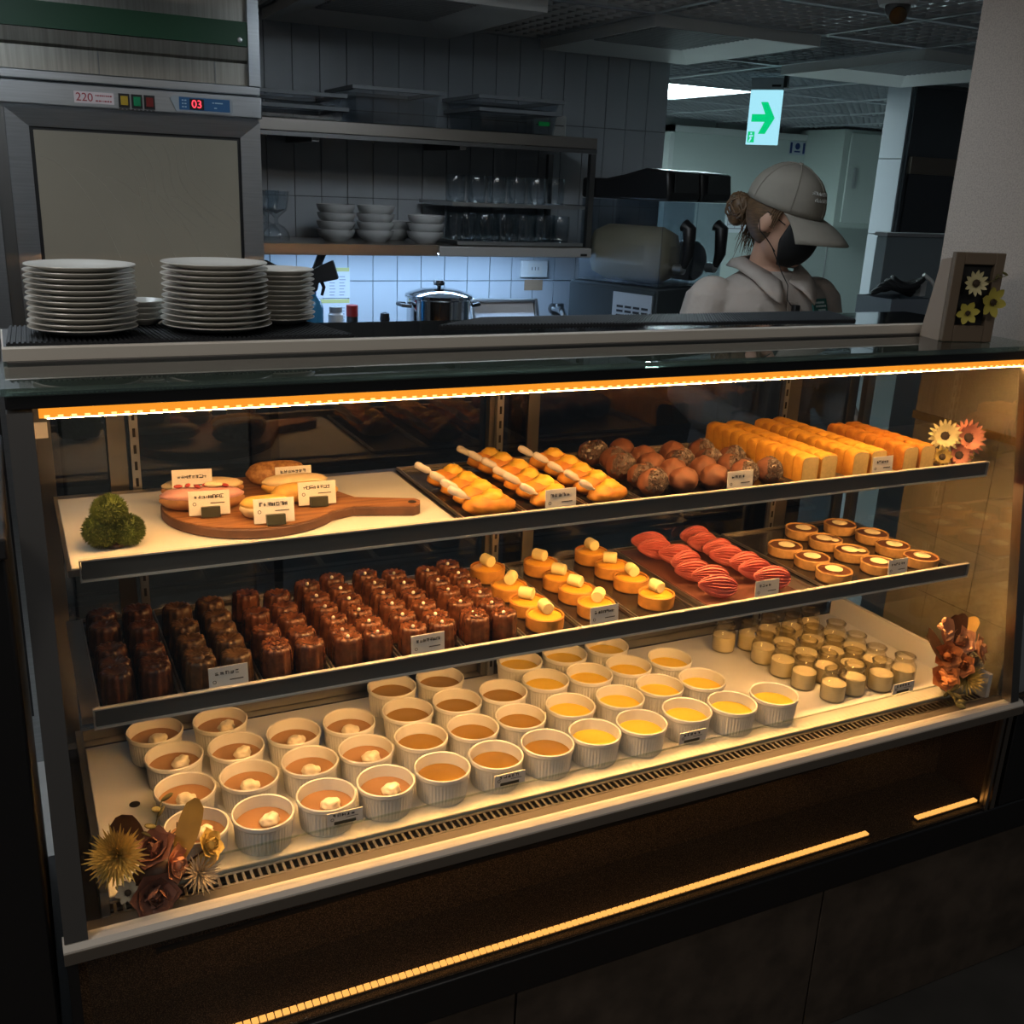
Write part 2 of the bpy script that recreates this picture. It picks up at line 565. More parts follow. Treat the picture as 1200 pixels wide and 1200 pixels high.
# ---------------------------------------------------------------- the pastry case
case = thing('pastry_case', 'long refrigerated glass pastry case with warm light strips', 'display case', (0.8, 1.35, 0.403))
XL, XR = -0.010, 1.606
mat('ledge_alu', (0.82, 0.77, 0.69), 0.35, 0.0)
mat('lip_brown', (0.10, 0.085, 0.07), 0.45)
mat('roof_grey', (0.16, 0.17, 0.165), 0.4)
def cp(b, name, m, parent=None, **k):
    return b.build(name, m, parent or case, **k)
# lower light box
cp(MB().box(XL, XR, 1.235, 1.56, 0.403, 0.60), 'light_box_back', 'granite')
cp(MB().box(XL, XR, 1.106, 1.235, 0.403, 0.4065), 'light_box_floor', 'granite')
cp(MB().box(XL, XL + 0.012, 1.106, 1.235, 0.4065, 0.60), 'light_box_end', 'black')
cp(MB().box(XR - 0.006, XR, 1.1125, 1.235, 0.4065, 0.60), 'light_box_end', 'granite')
cp(MB().box(0.012, 1.578, 1.103, 1.106, 0.4075, 0.604), 'lower_glass', 'dark_glass')
cp(MB().tube([(0.1, 1.228, 0.48), (0.4, 1.23, 0.487), (0.7, 1.226, 0.49), (1.0, 1.23, 0.49), (1.35, 1.228, 0.497)], 0.004, 8), 'cable', 'black_matte')
for x0, x1 in ((0.13, 1.31), (1.425, 1.585)):
    o = cp(MB().box(x0, x1, 1.118, 1.130, 0.407, 0.410), 'floor_light_strip', 'alu_dark')
    m = MB()
    k = x0 + 0.006
    while k < x1 - 0.004:
        m.box(k - 0.0042, k + 0.0042, 1.1195, 1.1285, 0.4101, 0.4135)
        k += 0.0105
    m.build('light_dots', 'led_floor', o)['kind'] = 'stuff'
cp(MB().box(0.10, 0.88, 1.112, 1.116, 0.597, 0.6015), 'under_sill_light', 'led_floor_dim')
for x0, x1 in ((1.578, 1.586), (1.592, 1.604)):
    cp(MB().box(x0, x1, 1.098, 1.112, 0.4035, 0.604), 'corner_strip', 'steel_warm')
# sill, grille, deck
cp(MB().prism_x([(1.092, 0.606), (1.092, 0.624), (1.096, 0.6305), (1.1115, 0.632), (1.1115, 0.606)], -0.012, 1.618), 'sill', 'edge_pale', sharp=20)
cp(MB().box(-0.012, 1.618, 1.0905, 1.0918, 0.6062, 0.6215), 'sill_face', 'lip_brown')
cp(MB().box(0.0, 1.60, 1.112, 1.134, 0.606, 0.6275), 'sill_inner_lip', 'lip_brown')
cp(MB().box(XL, XR, 1.1345, 1.56, 0.601, 0.6055), 'grille_tray', 'black')
gr = MB()
gr.box(0.035, 1.575, 1.1345, 1.1385, 0.620, 0.6275)
gr.box(0.035, 1.575, 1.1565, 1.1615, 0.620, 0.6275)
k = 0.04
while k < 1.572:
    gr.box(k - 0.0019, k + 0.0019, 1.138, 1.157, 0.621, 0.627)
    k += 0.0105
cp(gr, 'air_grille', 'steel_warm')['kind'] = 'stuff'
cp(MB().box(0.045, 1.565, 1.1675, 1.548, 0.607, DK - 0.0003), 'deck_plate', 'white_enamel', bevel=0.002)
cp(MB().box(0.055, 1.555, 1.1628, 1.1668, 0.607, 0.656), 'deck_glass_rail', 'rail_glass')
cp(MB().box(0.055, 1.555, 1.1628, 1.1668, 0.6561, 0.6572), 'rail_top_edge', 'glass_green')
cp(MB().lathe([(0.0075, 0), (0.0075, 0.0006)], 20, T(0.098, 1.362, DK)), 'drain_hole', 'black')
cp(MB().box(1.566, 1.575, 1.135, 1.548, 0.607, 0.674), 'deck_side_panel', 'white_enamel')
cp(MB().box(0.034, 0.044, 1.135, 1.548, 0.607, 0.662), 'deck_side_panel', 'steel_dark')
# frame
for x0, x1, nm in ((XL, 0.016, 'alu_dark'), (1.586, XR, 'steel_warm')):
    cp(MB().prism_x([(glass_y(0.632) - 0.004, 0.632), (glass_y(0.632) + 0.016, 0.632), (glass_y(1.243) + 0.016, 1.243), (glass_y(1.243) - 0.004, 1.243)], x0, x1), 'front_corner_post', nm)
cp(MB().prism_x([(1.102, 0.6325), (1.108, 0.6325), (1.206, 1.2495), (1.200, 1.2495)], 0.017, 1.585), 'front_glass', 'glass')
end = [(1.118, 0.633), (1.545, 0.633), (1.545, 1.243), (1.222, 1.243)]
cp(MB().prism_x(end, 0.000, 0.006), 'end_glass', 'end_glass')
cp(MB().prism_x(end, 1.592, 1.598), 'end_glass', 'end_glass')
cp(MB().box(-0.013, 1.617, 1.192, 1.362, 1.2625, 1.2705), 'top_glass', 'glass_top')
cp(MB().box(-0.013, 1.617, 1.1905, 1.1918, 1.2625, 1.2705), 'top_glass_edge', 'glass_green')
cp(MB().box(XL, XR, 1.197, 1.24, 1.246, 1.262), 'light_housing', 'black', bevel=0.002)
cp(MB().box(XL, XR, 1.24, 1.545, 1.252, 1.2605), 'roof_panel', 'roof_grey')
led = cp(MB().box(0.022, 1.60, 1.2065, 1.2150, 1.2335, 1.2455), 'light_strip', 'led_body')
m = MB()
k = 0.03
while k < 1.598:
    m.box(k - 0.0028, k + 0.0028, 1.2055, 1.2064, 1.2335, 1.2368)
    k += 0.0138
m.build('light_dots', 'led_dot', led)['kind'] = 'stuff'
MB().box(0.03, 1.59, 1.2070, 1.2146, 1.2325, 1.2333).build('light_bar', 'led_emit', led)
# raised service ledge on the roof
cp(MB().prism_x([(1.346, 1.2735), (1.344, 1.288), (1.347, 1.290), (1.50, 1.290), (1.50, 1.2735)], -0.008, 1.60), 'service_ledge', 'ledge_alu', sharp=20)
cp(MB().box(-0.006, 1.598, 1.350, 1.498, 1.2902, 1.2907), 'ledge_plate', 'steel_polished')
cp(MB().box(-0.004, 1.596, 1.352, 1.545, 1.2708, 1.2733), 'ledge_base', 'black')
cp(MB().box(-0.004, 1.596, 1.338, 1.352, 1.2707, 1.2733), 'ledge_gasket', 'alu_dark')
# rear frame, sliding doors
for x0, x1 in ((0.0, 0.02), (0.115, 0.140), (0.725, 0.752), (1.365, 1.405), (1.58, 1.60)):
    cp(MB().box(x0, x1, 1.55, 1.565, 0.606, 1.2515), 'rear_post', 'steel_dark')
for x0 in (0.145, 0.735, 1.355):
    s = cp(MB().box(x0, x0 + 0.012, 1.540, 1.549, 0.632, 1.25), 'shelf_standard', 'steel')
    m = MB()
    for q in range(24):
        m.box(x0 + 0.004, x0 + 0.008, 1.5393, 1.5399, 0.65 + q * 0.025, 0.663 + q * 0.025)
    m.build('standard_slots', 'black', s)
for x0, x1, y in ((0.02, 0.83, 1.570), (0.78, 1.585, 1.582)):
    d = cp(MB().box(x0, x1, y, y + 0.005, 0.64, 1.245), 'sliding_door', 'door_glass')
    MB().box(x0, x0 + 0.022, y - 0.003, y + 0.008, 0.632, 1.25).build('door_stile', 'steel_dark', d)
    MB().box(x1 - 0.022, x1, y - 0.003, y + 0.008, 0.632, 1.25).build('door_stile', 'steel_dark', d)
    MB().box(x0 + 0.022, x1 - 0.022, y - 0.003, y + 0.008, 0.632, 0.65).build('door_rail', 'steel_dark', d)
cp(MB().box(XL, XR, 1.549, 1.60, 0.606, 0.631), 'rear_track', 'steel_dark')
cp(MB().box(XL, XR, 1.546, 1.60, 1.2518, 1.2705), 'rear_header', 'alu_dark')
t_ = cp(MB().box(0.018, 0.034, 1.40, 1.404, 1.165, 1.185), 'thermometer', 'tag_card')
# shelves with price rails and hidden light strips
for z, nm in ((S1, 'shelf'), (S2, 'shelf')):
    sh = cp(MB().box(0.036, 1.562, 1.224, 1.535, z - 0.0085, z - 0.0005), nm, 'steel_warm' if z == S2 else 'steel_warm')
    rail = MB().box(0.051, 1.553, 1.2155, 1.2185, z - 0.010, z + 0.013).build('price_rail', 'rail_grey', sh)
    MB().box(0.050, 1.554, 1.212, 1.2186, z + 0.0131, z + 0.0150).build('rail_edge', 'edge_pale', sh)
    MB().box(0.050, 1.554, 1.212, 1.2186, z - 0.0125, z - 0.0101).build('rail_edge', 'edge_pale', sh)
    for xe in (0.0485, 1.5525):
        MB().box(xe, xe + 0.0015, 1.211, 1.2187, z - 0.0125, z + 0.0150).build('rail_end', 'alu', sh)
    for xb in (0.148, 0.738, 1.358):
        MB().prism_x([(1.25, z - 0.0088), (1.539, z - 0.0088), (1.539, z - 0.04), (1.50, z - 0.035), (1.25, z - 0.014)], xb, xb + 0.004).build('bracket', 'steel_dark', sh)
    x0 = 0.30 if z == S1 else 0.10
    MB().box(x0, 1.53, 1.2265, 1.2345, z - 0.0115, z - 0.0087).build('shelf_light_strip', 'led_shelf' if z == S1 else 'led_shelf_low', sh)

# ---------------------------------------------------------------- food materials
mat('canele', (0.085, 0.030, 0.013), 0.30, noise_s=90, noise_a=0.5, bump=0.5, bump_s=160)
mat('canele_red', (0.13, 0.042, 0.016), 0.27, noise_s=90, noise_a=0.5, bump=0.5, bump_s=160)
mat('canele_tea', (0.105, 0.052, 0.020), 0.36, noise_s=90, noise_a=0.5, bump=0.5, bump_s=160)
mat('pearl', (0.85, 0.80, 0.68), 0.25)
mat('shell_gold', (0.62, 0.27, 0.045), 0.6, noise_s=70, noise_a=0.25, bump=0.2, bump_s=200)
mat('curd', (0.75, 0.36, 0.03), 0.35)
mat('marshmallow', (0.80, 0.66, 0.30), 0.7)
mat('tart_shell', (0.55, 0.30, 0.10), 0.65, noise_s=90, noise_a=0.3, bump=0.3, bump_s=250)
mat('dark_choc', (0.115, 0.040, 0.016), 0.3)
mat('nut_cream', (0.80, 0.70, 0.45), 0.6)
mat('pink_cake', (0.62, 0.17, 0.15), 0.65, noise_s=60, noise_a=0.2, bump=0.15, bump_s=250)
mat('pink_under', (0.36, 0.13, 0.09), 0.7)
mat('custard_mocha', (0.36, 0.19, 0.085), 0.35)
mat('custard_coffee', (0.30, 0.155, 0.025), 0.3)
mat('custard_yellow', (0.82, 0.52, 0.05), 0.3)
mat('cream', (0.82, 0.73, 0.55), 0.6)
mat('pudding', (0.90, 0.80, 0.53), 0.5)
mat('golden_bake', (0.70, 0.30, 0.025), 0.55, noise_s=50, col2=(0.50, 0.16, 0.012), bump=0.2, bump_s=120)
mat('lemon_bake', (0.78, 0.46, 0.04), 0.5, noise_s=50, noise_a=0.2)
mat('cocoa_bake', (0.185, 0.062, 0.024), 0.65, noise_s=60, noise_a=0.35, bump=0.2, bump_s=160)
mat('choc_nibs', (0.12, 0.075, 0.055), 0.3, noise_s=300, noise_a=0.6)
mat('cake_crust', (0.72, 0.36, 0.035), 0.6, noise_s=70, col2=(0.60, 0.26, 0.02), bump=0.25, bump_s=160)
mat('cake_crust_dark', (0.62, 0.25, 0.022), 0.6, noise_s=70, col2=(0.46, 0.15, 0.012), bump=0.3, bump_s=160)
mat('cake_crumb', (0.80, 0.58, 0.22), 0.75, noise_s=160, noise_a=0.12)
mat('eclair_dough', (0.50, 0.24, 0.09), 0.6, noise_s=70, noise_a=0.3)
mat('icing_pink', (0.72, 0.36, 0.33), 0.35, noise_s=70, noise_a=0.2)
mat('icing_cream', (0.80, 0.62, 0.36), 0.4, noise_s=60, noise_a=0.15)
mat('nut_coat', (0.55, 0.30, 0.11), 0.6, noise_s=170, col2=(0.28, 0.12, 0.04), bump=0.8, bump_s=130)
mat('yellow_dough', (0.74, 0.44, 0.10), 0.55, noise_s=60, noise_a=0.2)
mat('tray_dark', (0.035, 0.030, 0.027), 0.22, 0.4)
mat('tray_steel', (0.50, 0.45, 0.40), 0.3, 0.9)

def tray(name, x0, x1, y0, y1, z, label, m='tray_dark', h=0.007, edge='tray_steel', group=None):
    t = thing(name, label, 'tray', ((x0 + x1) / 2, (y0 + y1) / 2, z), group=group)
    MB().box(x0, x1, y0, y1, z, z + 0.0022).build('tray_base', m, t)
    r = MB()
    e = 0.0022
    r.box(x0, x1, y0, y0 + e, z + 0.0023, z + h)
    r.box(x0, x1, y1 - e, y1, z + 0.0023, z + h)
    r.box(x0, x0 + e, y0 + e, y1 - e, z + 0.0023, z + h)
    r.box(x1 - e, x1, y0 + e, y1 - e, z + 0.0023, z + h)
    r.build('tray_rim', edge, t)
    return t

# ---------------------------------------------------------------- canelés
def canele_mesh(m):
    prof = [(0.0, 0.0), (0.0196, 0.0), (0.0208, 0.0015), (0.0207, 0.012), (0.0202, 0.024), (0.0196, 0.034), (0.0190, 0.0385),
            (0.0172, 0.0412), (0.0145, 0.0418), (0.010, 0.0410), (0.006, 0.0385), (0.0, 0.0375)]
    def mod(t, k, r, z):
        a = 0.06 if 1 <= k <= 8 else 0.03
        return r * (1 + a * (abs(math.cos(6 * t)) * 2 - 1) * 0.9), z + (0.0008 * math.cos(12 * t) if 7 <= k <= 9 else 0)
    return MB().lathe(prof, 48, mod=mod, cap=False).mesh('canele', m, 60)
f_can = 1.017
trays2 = [(0.056, 0.154), (0.157, 0.255), (0.258, 0.3525), (0.3555, 0.450), (0.453, 0.548), (0.551, 0.646), (0.649, 0.7425),
          (0.7455, 0.843), (0.846, 0.955)]
tray_names = ['dark narrow tray of plain canelés next to the glass case end', 'dark narrow tray of plain canelés with a price tag',
              'dark narrow tray of glossy reddish canelés', 'narrow tray of pearl canelés next to the glossy reddish ones',
              'narrow tray of pearl canelés with a price tag', 'narrow tray of pearl canelés next to marshmallow tarts',
              'narrow black tray of marshmallow tarts beside the pearl canelés', 'narrow black tray of marshmallow tarts with a price tag',
              'narrow black tray of marshmallow tarts next to pink madeleines']
for (x0, x1), l in zip(trays2, tray_names):
    tray('narrow_tray', x0, x1, 1.2265, 1.520, S2, l, group='narrow trays on the lower shelf')
CAN = {
 0: [(0.085, 1.423), (0.122, 1.423), (0.086, 1.379), (0.123, 1.362), (0.083, 1.299), (0.119, 1.28), (0.083, 1.259), (0.12, 1.242), (0.082, 1.218), (0.123, 1.205)],
 1: [(0.176, 1.41), (0.218, 1.416), (0.18, 1.347), (0.218, 1.366), (0.176, 1.297), (0.22, 1.322), (0.177, 1.249), (0.219, 1.281), (0.178, 1.209), (0.219, 1.221)],
 2: [(0.274, 1.427), (0.316, 1.411), (0.273, 1.354), (0.315, 1.36), (0.311, 1.319), (0.273, 1.292), (0.314, 1.271), (0.277, 1.246), (0.315, 1.223), (0.276, 1.201)],
 3: [(0.371, 1.434), (0.412, 1.448), (0.369, 1.38), (0.407, 1.4), (0.369, 1.342), (0.414, 1.359), (0.369, 1.298), (0.41, 1.312), (0.366, 1.25), (0.41, 1.268), (0.367, 1.213), (0.407, 1.228)],
 4: [(0.464, 1.442), (0.503, 1.427), (0.467, 1.403), (0.505, 1.381), (0.462, 1.361), (0.503, 1.342), (0.464, 1.316), (0.504, 1.301), (0.46, 1.276), (0.503, 1.261), (0.466, 1.231), (0.502, 1.213)],
 5: [(0.561, 1.427), (0.598, 1.438), (0.56, 1.38), (0.6, 1.393), (0.556, 1.34), (0.597, 1.354), (0.558, 1.291), (0.591, 1.31), (0.555, 1.245), (0.6, 1.264), (0.559, 1.204), (0.595, 1.229)]}
cme = [canele_mesh('canele'), canele_mesh('canele_tea'), canele_mesh('canele_red'), canele_mesh('canele_red')]
pearl_me = MB().sphere((0, 0, 0), 0.0026, 12, 8).mesh('pearl', 'pearl')
where = ['in the tray by the glass end', 'in the tagged plain tray', 'in the glossy reddish tray', 'in the tray by the reddish canelés',
         'in the tagged pearl tray', 'in the tray by the marshmallow tarts']
kind = ['plain dark canelé', 'plain brown canelé', 'glossy reddish canelé', 'pearl canelé', 'pearl canelé', 'pearl canelé']
for k, pts in CAN.items():
    x0, x1 = trays2[k]
    cols = ([], [])
    for (x, y) in pts:
        x, y = x * f_can, y * f_can
        cols[0 if x < (x0 + x1) / 2 else 1].append([x, y])
    for c, col in enumerate(cols):
        col.sort(key=lambda p: p[1])
        px = x0 + 0.0255 if c == 0 else x1 - 0.0255
        n = len(col)
        for i, p in enumerate(col):
            p[0] = px + rnd.uniform(-0.0012, 0.0012)
            if i and p[1] - col[i - 1][1] < 0.0435:
                p[1] = col[i - 1][1] + 0.0435
            lab = '%s, %s from the rail %s, %s column' % (kind[k], ORD[i], where[k], 'wall-side' if c else 'tree-side')
            o = bpy.data.objects.new('canele', cme[min(k, 3)])
            COL.objects.link(o)
            if p[1] > 1.50:
                p[1] = 1.496
            o.location = (p[0], max(p[1], 1.2525), S2 + 0.0023)
            o.rotation_euler = (0, 0, rnd.uniform(0, 6))
            tag(o, lab, 'canelé', 'canelés on the lower shelf')
            if k >= 3:
                link('pearl', pearl_me, o, loc=(0, 0, 0.0395))['label'] = 'white sugar pearl'

# ---------------------------------------------------------------- marshmallow tarts
def tart_proto():
    t = thing('marshmallow_tart', '', 'tart', group='marshmallow tarts')
    MB().lathe([(0.0, 0), (0.027, 0), (0.0292, 0.002), (0.030, 0.021), (0.0285, 0.0225), (0.0265, 0.0215), (0.0262, 0.017), (0.0, 0.017)], 40, cap=False).build('tart_shell', 'shell_gold', t, world=False)
    MB().lathe([(0.0, 0.0172), (0.0261, 0.0172), (0.0258, 0.0195), (0.019, 0.0215), (0.0, 0.0222)], 36, cap=False).build('filling', 'curd', t, world=False)
    m = MB().lathe([(0.0, -0.0115), (0.0085, -0.0115), (0.0098, -0.0100), (0.0100, 0), (0.0098, 0.0100), (0.0085, 0.0115), (0.0, 0.0115)], 20,
                   RX(PI / 2), cap=False)
    m.build('marshmallow', 'marshmallow', t, world=False, loc=(0.002, 0.004, 0.0318))
    return t
TP = Proto(tart_proto())
TM = [(0.681, 1.452), (0.677, 1.37), (0.681, 1.301), (0.677, 1.234), (0.773, 1.446), (0.769, 1.375), (0.777, 1.32), (0.774, 1.258), (0.876, 1.464), (0.873, 1.394), (0.862, 1.332), (0.852, 1.256)]
rots = [1.75, 0.9, 2.3, 1.5, 2.1, 2.3, 2.2, 0.85, 1.6, 2.5, 1.4, 1.7]
side = ['beside the pearl canelés', 'in the tagged middle tray', 'beside the pink madeleines']
for c in range(3):
    ys = [1.2625, 1.328, 1.394, 1.468]
    for i in range(4):
        x0, x1 = trays2[6 + c]
        x, y = TM[c * 4 + 3 - i]
        o = TP.put(((x0 + x1) / 2 + (0.006 if c == 2 else 0), max(y * 1.0148, 1.2625), S2 + 0.0024), (0, 0, rots[c * 4 + 3 - i] - PI / 2),
                   'round yellow tart with a marshmallow, %s from the rail %s' % (ORD[i], side[c]))

# ---------------------------------------------------------------- pink madeleines
tray('madeleine_tray', 0.975, 1.205, 1.2265, 1.520, S2, 'steel tray of pink shell madeleines', 'tray_steel')
MB().box(0.984, 1.172, 1.232, 1.512, S2 + 0.0023, S2 + 0.0035).build('tray_liner', mat('liner_brown', (0.16, 0.06, 0.04), 0.5).name, bpy.data.objects['madeleine_tray'])
def shell_mesh(name, L, W, Hh, m, ridges=3.5, amp=0.0032):
    """fan-ribbed madeleine: ring sections along X, ribs run from the hinge end to the broad end"""
    rings = []
    nx, ny = 18, 44
    for k in range(nx + 1):
        u = k / nx
        x = -L + 2 * L * u
        prof = max(0.0, math.sin(PI * (0.03 + 0.94 * u))) ** 0.55
        w_ = W * (0.62 + 0.38 * u) * prof
        h = Hh * prof
        ring = []
        for i in range(ny):
            t = 2 * PI * i / ny
            y = math.cos(t)
            z = math.sin(t)
            if z >= 0:
                rib = amp * math.cos(2 * PI * ridges * y * 0.98) * min(1, prof * 1.2) * (0.35 + 0.65 * z)
                ring.append((x, w_ * y, h * z + rib))
            else:
                ring.append((x, w_ * y, h * 0.75 * z))
        rings.append(ring)
    return MB().loft(rings).mesh(name, m, 75)
shell_me = shell_mesh('madeleine', 0.034, 0.0245, 0.0120, 'pink_cake')
MAD = [[(1.007, 1.433), (0.999, 1.37), (0.989, 1.305), (1.006, 1.285), (0.992, 1.252), (0.983, 1.206)],
       [(1.115, 1.483), (1.11, 1.436), (1.088, 1.39), (1.128, 1.361), (1.104, 1.319), (1.119, 1.279), (1.117, 1.22)]]
for c, (xm, n) in enumerate(((1.022, 7), (1.122, 7))):
    for i in range(n):
        o = bpy.data.objects.new('madeleine', shell_me)
        COL.objects.link(o)
        o.location = (xm + rnd.uniform(-0.008, 0.008) + (0.014 if (i in (3, 4) and c == 0) else 0), 1.258 + i * 0.0375, S2 + 0.0272 + 0.0012 * (i % 2))
        o.rotation_euler = (math.radians(60 + rnd.uniform(-5, 5)), 0.10, rnd.uniform(-0.22, 0.18) - 0.05)
        tag(o, 'pink shell madeleine, %s from the rail in the row beside the %s' % (ORD[i], 'dark glazed tarts' if c else 'marshmallow tarts'),
            'madeleine', 'pink madeleines')

# ---------------------------------------------------------------- dark glazed nut tarts
tray('tart_tray', 1.225, 1.535, 1.2265, 1.524, S2, 'steel tray of dark glazed tarts', 'tray_dark')
def nut_proto(two):
    t = thing('glazed_tart', '', 'tart', group='dark glazed tarts')
    def wob(t_, k, r, z):
        return r * (1 + 0.012 * math.cos(9 * t_)), z
    MB().lathe([(0.0, 0), (0.0285, 0), (0.0305, 0.002), (0.032, 0.018), (0.0305, 0.0195), (0.0287, 0.0185), (0.0285, 0.014), (0.0, 0.014)], 40, mod=wob, cap=False).build('tart_shell', 'tart_shell', t, world=False)
    MB().lathe([(0.0, 0.0142), (0.0282, 0.0142), (0.0282, 0.0172), (0.0, 0.0176)], 36, cap=False).build('glaze', 'dark_choc', t, world=False)
    MB().lathe([(0.0, 0), (0.0145, 0), (0.0155, 0.001), (0.013, 0.0022), (0.0, 0.0026)], 24, cap=False).build('cream_disc', 'nut_cream', t, world=False, loc=(0.004 if not two else -0.002, 0.003, 0.0176))
    if two:
        MB().lathe([(0.0, 0), (0.0075, 0), (0.008, 0.001), (0.0065, 0.002), (0.0, 0.0022)], 18, cap=False).build('cream_disc', 'nut_cream', t, world=False, loc=(0.016, -0.008, 0.0176))
    return t
NP = [Proto(nut_proto(False)), Proto(nut_proto(True))]
NUT = [[(1.249, 1.234), (1.258, 1.309), (1.252, 1.387)], [(1.36, 1.251), (1.359, 1.311), (1.357, 1.384), (1.356, 1.451)],
       [(1.454, 1.263), (1.452, 1.339), (1.465, 1.4), (1.445, 1.466)]]
ncol = ['beside the pink madeleines', 'mid tray', 'beside the column']
for c in range(3):
    for i in range(len(NUT[c])):
        x, y = NUT[c][i]
        two = (c, i) in ((1, 1), (1, 2))
        NP[two].put((x * 1.016 + (0.004, 0, 0.006)[c], 1.2625 + i * 0.0672 + (0.004 if c == 1 else 0), S2 + 0.0024), (0, 0, rnd.uniform(-0.5, 0.5)),
                    'dark glazed tart with %s, %s from the rail, %s' % ('two pale discs' if two else 'one pale disc', ORD[i], ncol[c]))

# ---------------------------------------------------------------- ramekins on the deck
def ramekin_proto(name, mm, dollop, grp):
    t = thing(name, '', 'ramekin', group=grp)
    def rib(th, k, r, z):
        return (r + (0.0005 * math.cos(48 * th) if k in (2, 3, 4, 5) else 0)), z
    MB().lathe([(0.0, 0), (0.034, 0), (0.0362, 0.001), (0.0375, 0.012), (0.0385, 0.024), (0.0394, 0.036), (0.0402, 0.0385), (0.0418, 0.040),
                (0.0420, 0.0455), (0.0408, 0.0468), (0.0392, 0.0455), (0.0388, 0.036), (0.0372, 0.022), (0.0, 0.022)], 192, mod=rib, cap=False).build('dish', 'porcelain', t, world=False)
    zc = 0.0275
    MB().lathe([(0.0, zc - 0.005), (0.0365, zc - 0.005), (0.0377, zc), (0.0372, zc + 0.0008), (0.034, zc), (0.02, zc + 0.0004), (0.0, zc + 0.0006)], 48, cap=False).build('custard', mm, t, world=False)
    if dollop:
        def lump(d):
            return 1 + 0.30 * noise.noise(d * 1.9 + Vector((3, 1, 7))) + 0.08 * noise.noise(d * 4)
        MB().sphere((0, 0, 0), (0.0138, 0.0122, 0.0095), 24, 16, fn=lump).build('cream_dollop', 'cream', t, world=False, loc=(0.004, -0.009, zc + 0.006), sharp=70)
    return Proto(t)
R1 = [(0.144, 1.483), (0.242, 1.479), (0.16, 1.398), (0.249, 1.391), (0.339, 1.401), (0.428, 1.401), (0.161, 1.305), (0.25, 1.305), (0.34, 1.311), (0.427, 1.312), (0.161, 1.212), (0.248, 1.209), (0.338, 1.217), (0.426, 1.219)]
R2 = [(0.531, 1.489), (0.619, 1.489), (0.527, 1.401), (0.614, 1.401), (0.7005, 1.404), (0.517, 1.315), (0.604, 1.312), (0.690, 1.315), (0.515, 1.222), (0.603, 1.223), (0.692, 1.225)]
R3 = [(0.779, 1.500), (0.87, 1.495), (0.962, 1.498), (0.788, 1.415), (0.872, 1.407), (0.956, 1.41), (1.044, 1.408), (0.784, 1.318), (0.878, 1.313), (0.966, 1.323), (1.051, 1.316), (0.778, 1.226), (0.865, 1.225), (0.959, 1.232), (1.046, 1.223), (1.136, 1.223)]
for nm, mm, dl, pts, desc in (('mocha_ramekin', 'custard_mocha', True, R1, 'mocha custard ramekin with cream'),
                              ('coffee_ramekin', 'custard_coffee', False, R2, 'coffee-brown custard ramekin'),
                              ('custard_ramekin', 'custard_yellow', False, R3, 'yellow custard ramekin')):
    P = ramekin_proto(nm, mm, dl, desc + 's on the cold deck')
    rows = {}
    for x, y in pts:
        r = min(range(4), key=lambda q: abs(y - (1.218, 1.312, 1.404, 1.488)[q]))
        rows.setdefault(r, []).append((x, y))
    for r in rows:
        for i, (x, y) in enumerate(sorted(rows[r])):
            o = P.put((x, y, DK), (0, 0, rnd.uniform(-0.9, 0.9)),
                      '%s, %s row from the rail, %s from the tree' % (desc, ORD[r], ORD[i]))

# ---------------------------------------------------------------- milk pudding jars
def jar_proto():
    t = thing('pudding_jar', '', 'jar', group='milk pudding jars on the cold deck')
    outer = [(0.0, 0), (0.0200, 0), (0.0222, 0.002), (0.0226, 0.008), (0.0226, 0.035), (0.0215, 0.041), (0.0180, 0.046), (0.0172, 0.050),
             (0.0176, 0.0535), (0.0196, 0.0545), (0.0198, 0.0575), (0.0184, 0.0588), (0.0166, 0.058), (0.0160, 0.050)]
    MB().lathe(outer, 40, cap=False).build('jar_glass', 'glass_jar', t, world=False)
    MB().lathe([(0.0, 0.0022), (0.0190, 0.0022), (0.0214, 0.004), (0.0217, 0.009), (0.0217, 0.0325), (0.0, 0.0330)], 36, cap=False).build('pudding', 'pudding', t, world=False)
    return t
JP = Proto(jar_proto())
J = [(1.224, 1.479), (1.277, 1.467), (1.33, 1.472), (1.383, 1.463), (1.432, 1.47), (1.264, 1.407), (1.317, 1.410), (1.382, 1.401), (1.440, 1.402), (1.263, 1.348), (1.327, 1.357), (1.381, 1.343), (1.437, 1.342), (1.267, 1.293), (1.322, 1.297), (1.377, 1.286), (1.432, 1.284), (1.286, 1.236), (1.338, 1.241), (1.399, 1.234), (1.455, 1.234)]
rows = {}
for x, y in J:
    r = min(range(5), key=lambda q: abs(y - (1.237, 1.290, 1.348, 1.405, 1.470)[q]))
    rows.setdefault(r, []).append((x, y))
for r in rows:
    for i, (x, y) in enumerate(sorted(rows[r])):
        JP.put((x, y, DK), (0, 0, 0), 'small glass jar of pale pudding, %s row from the rail, %s beyond the ramekins' % (ORD[r], ORD[i]))

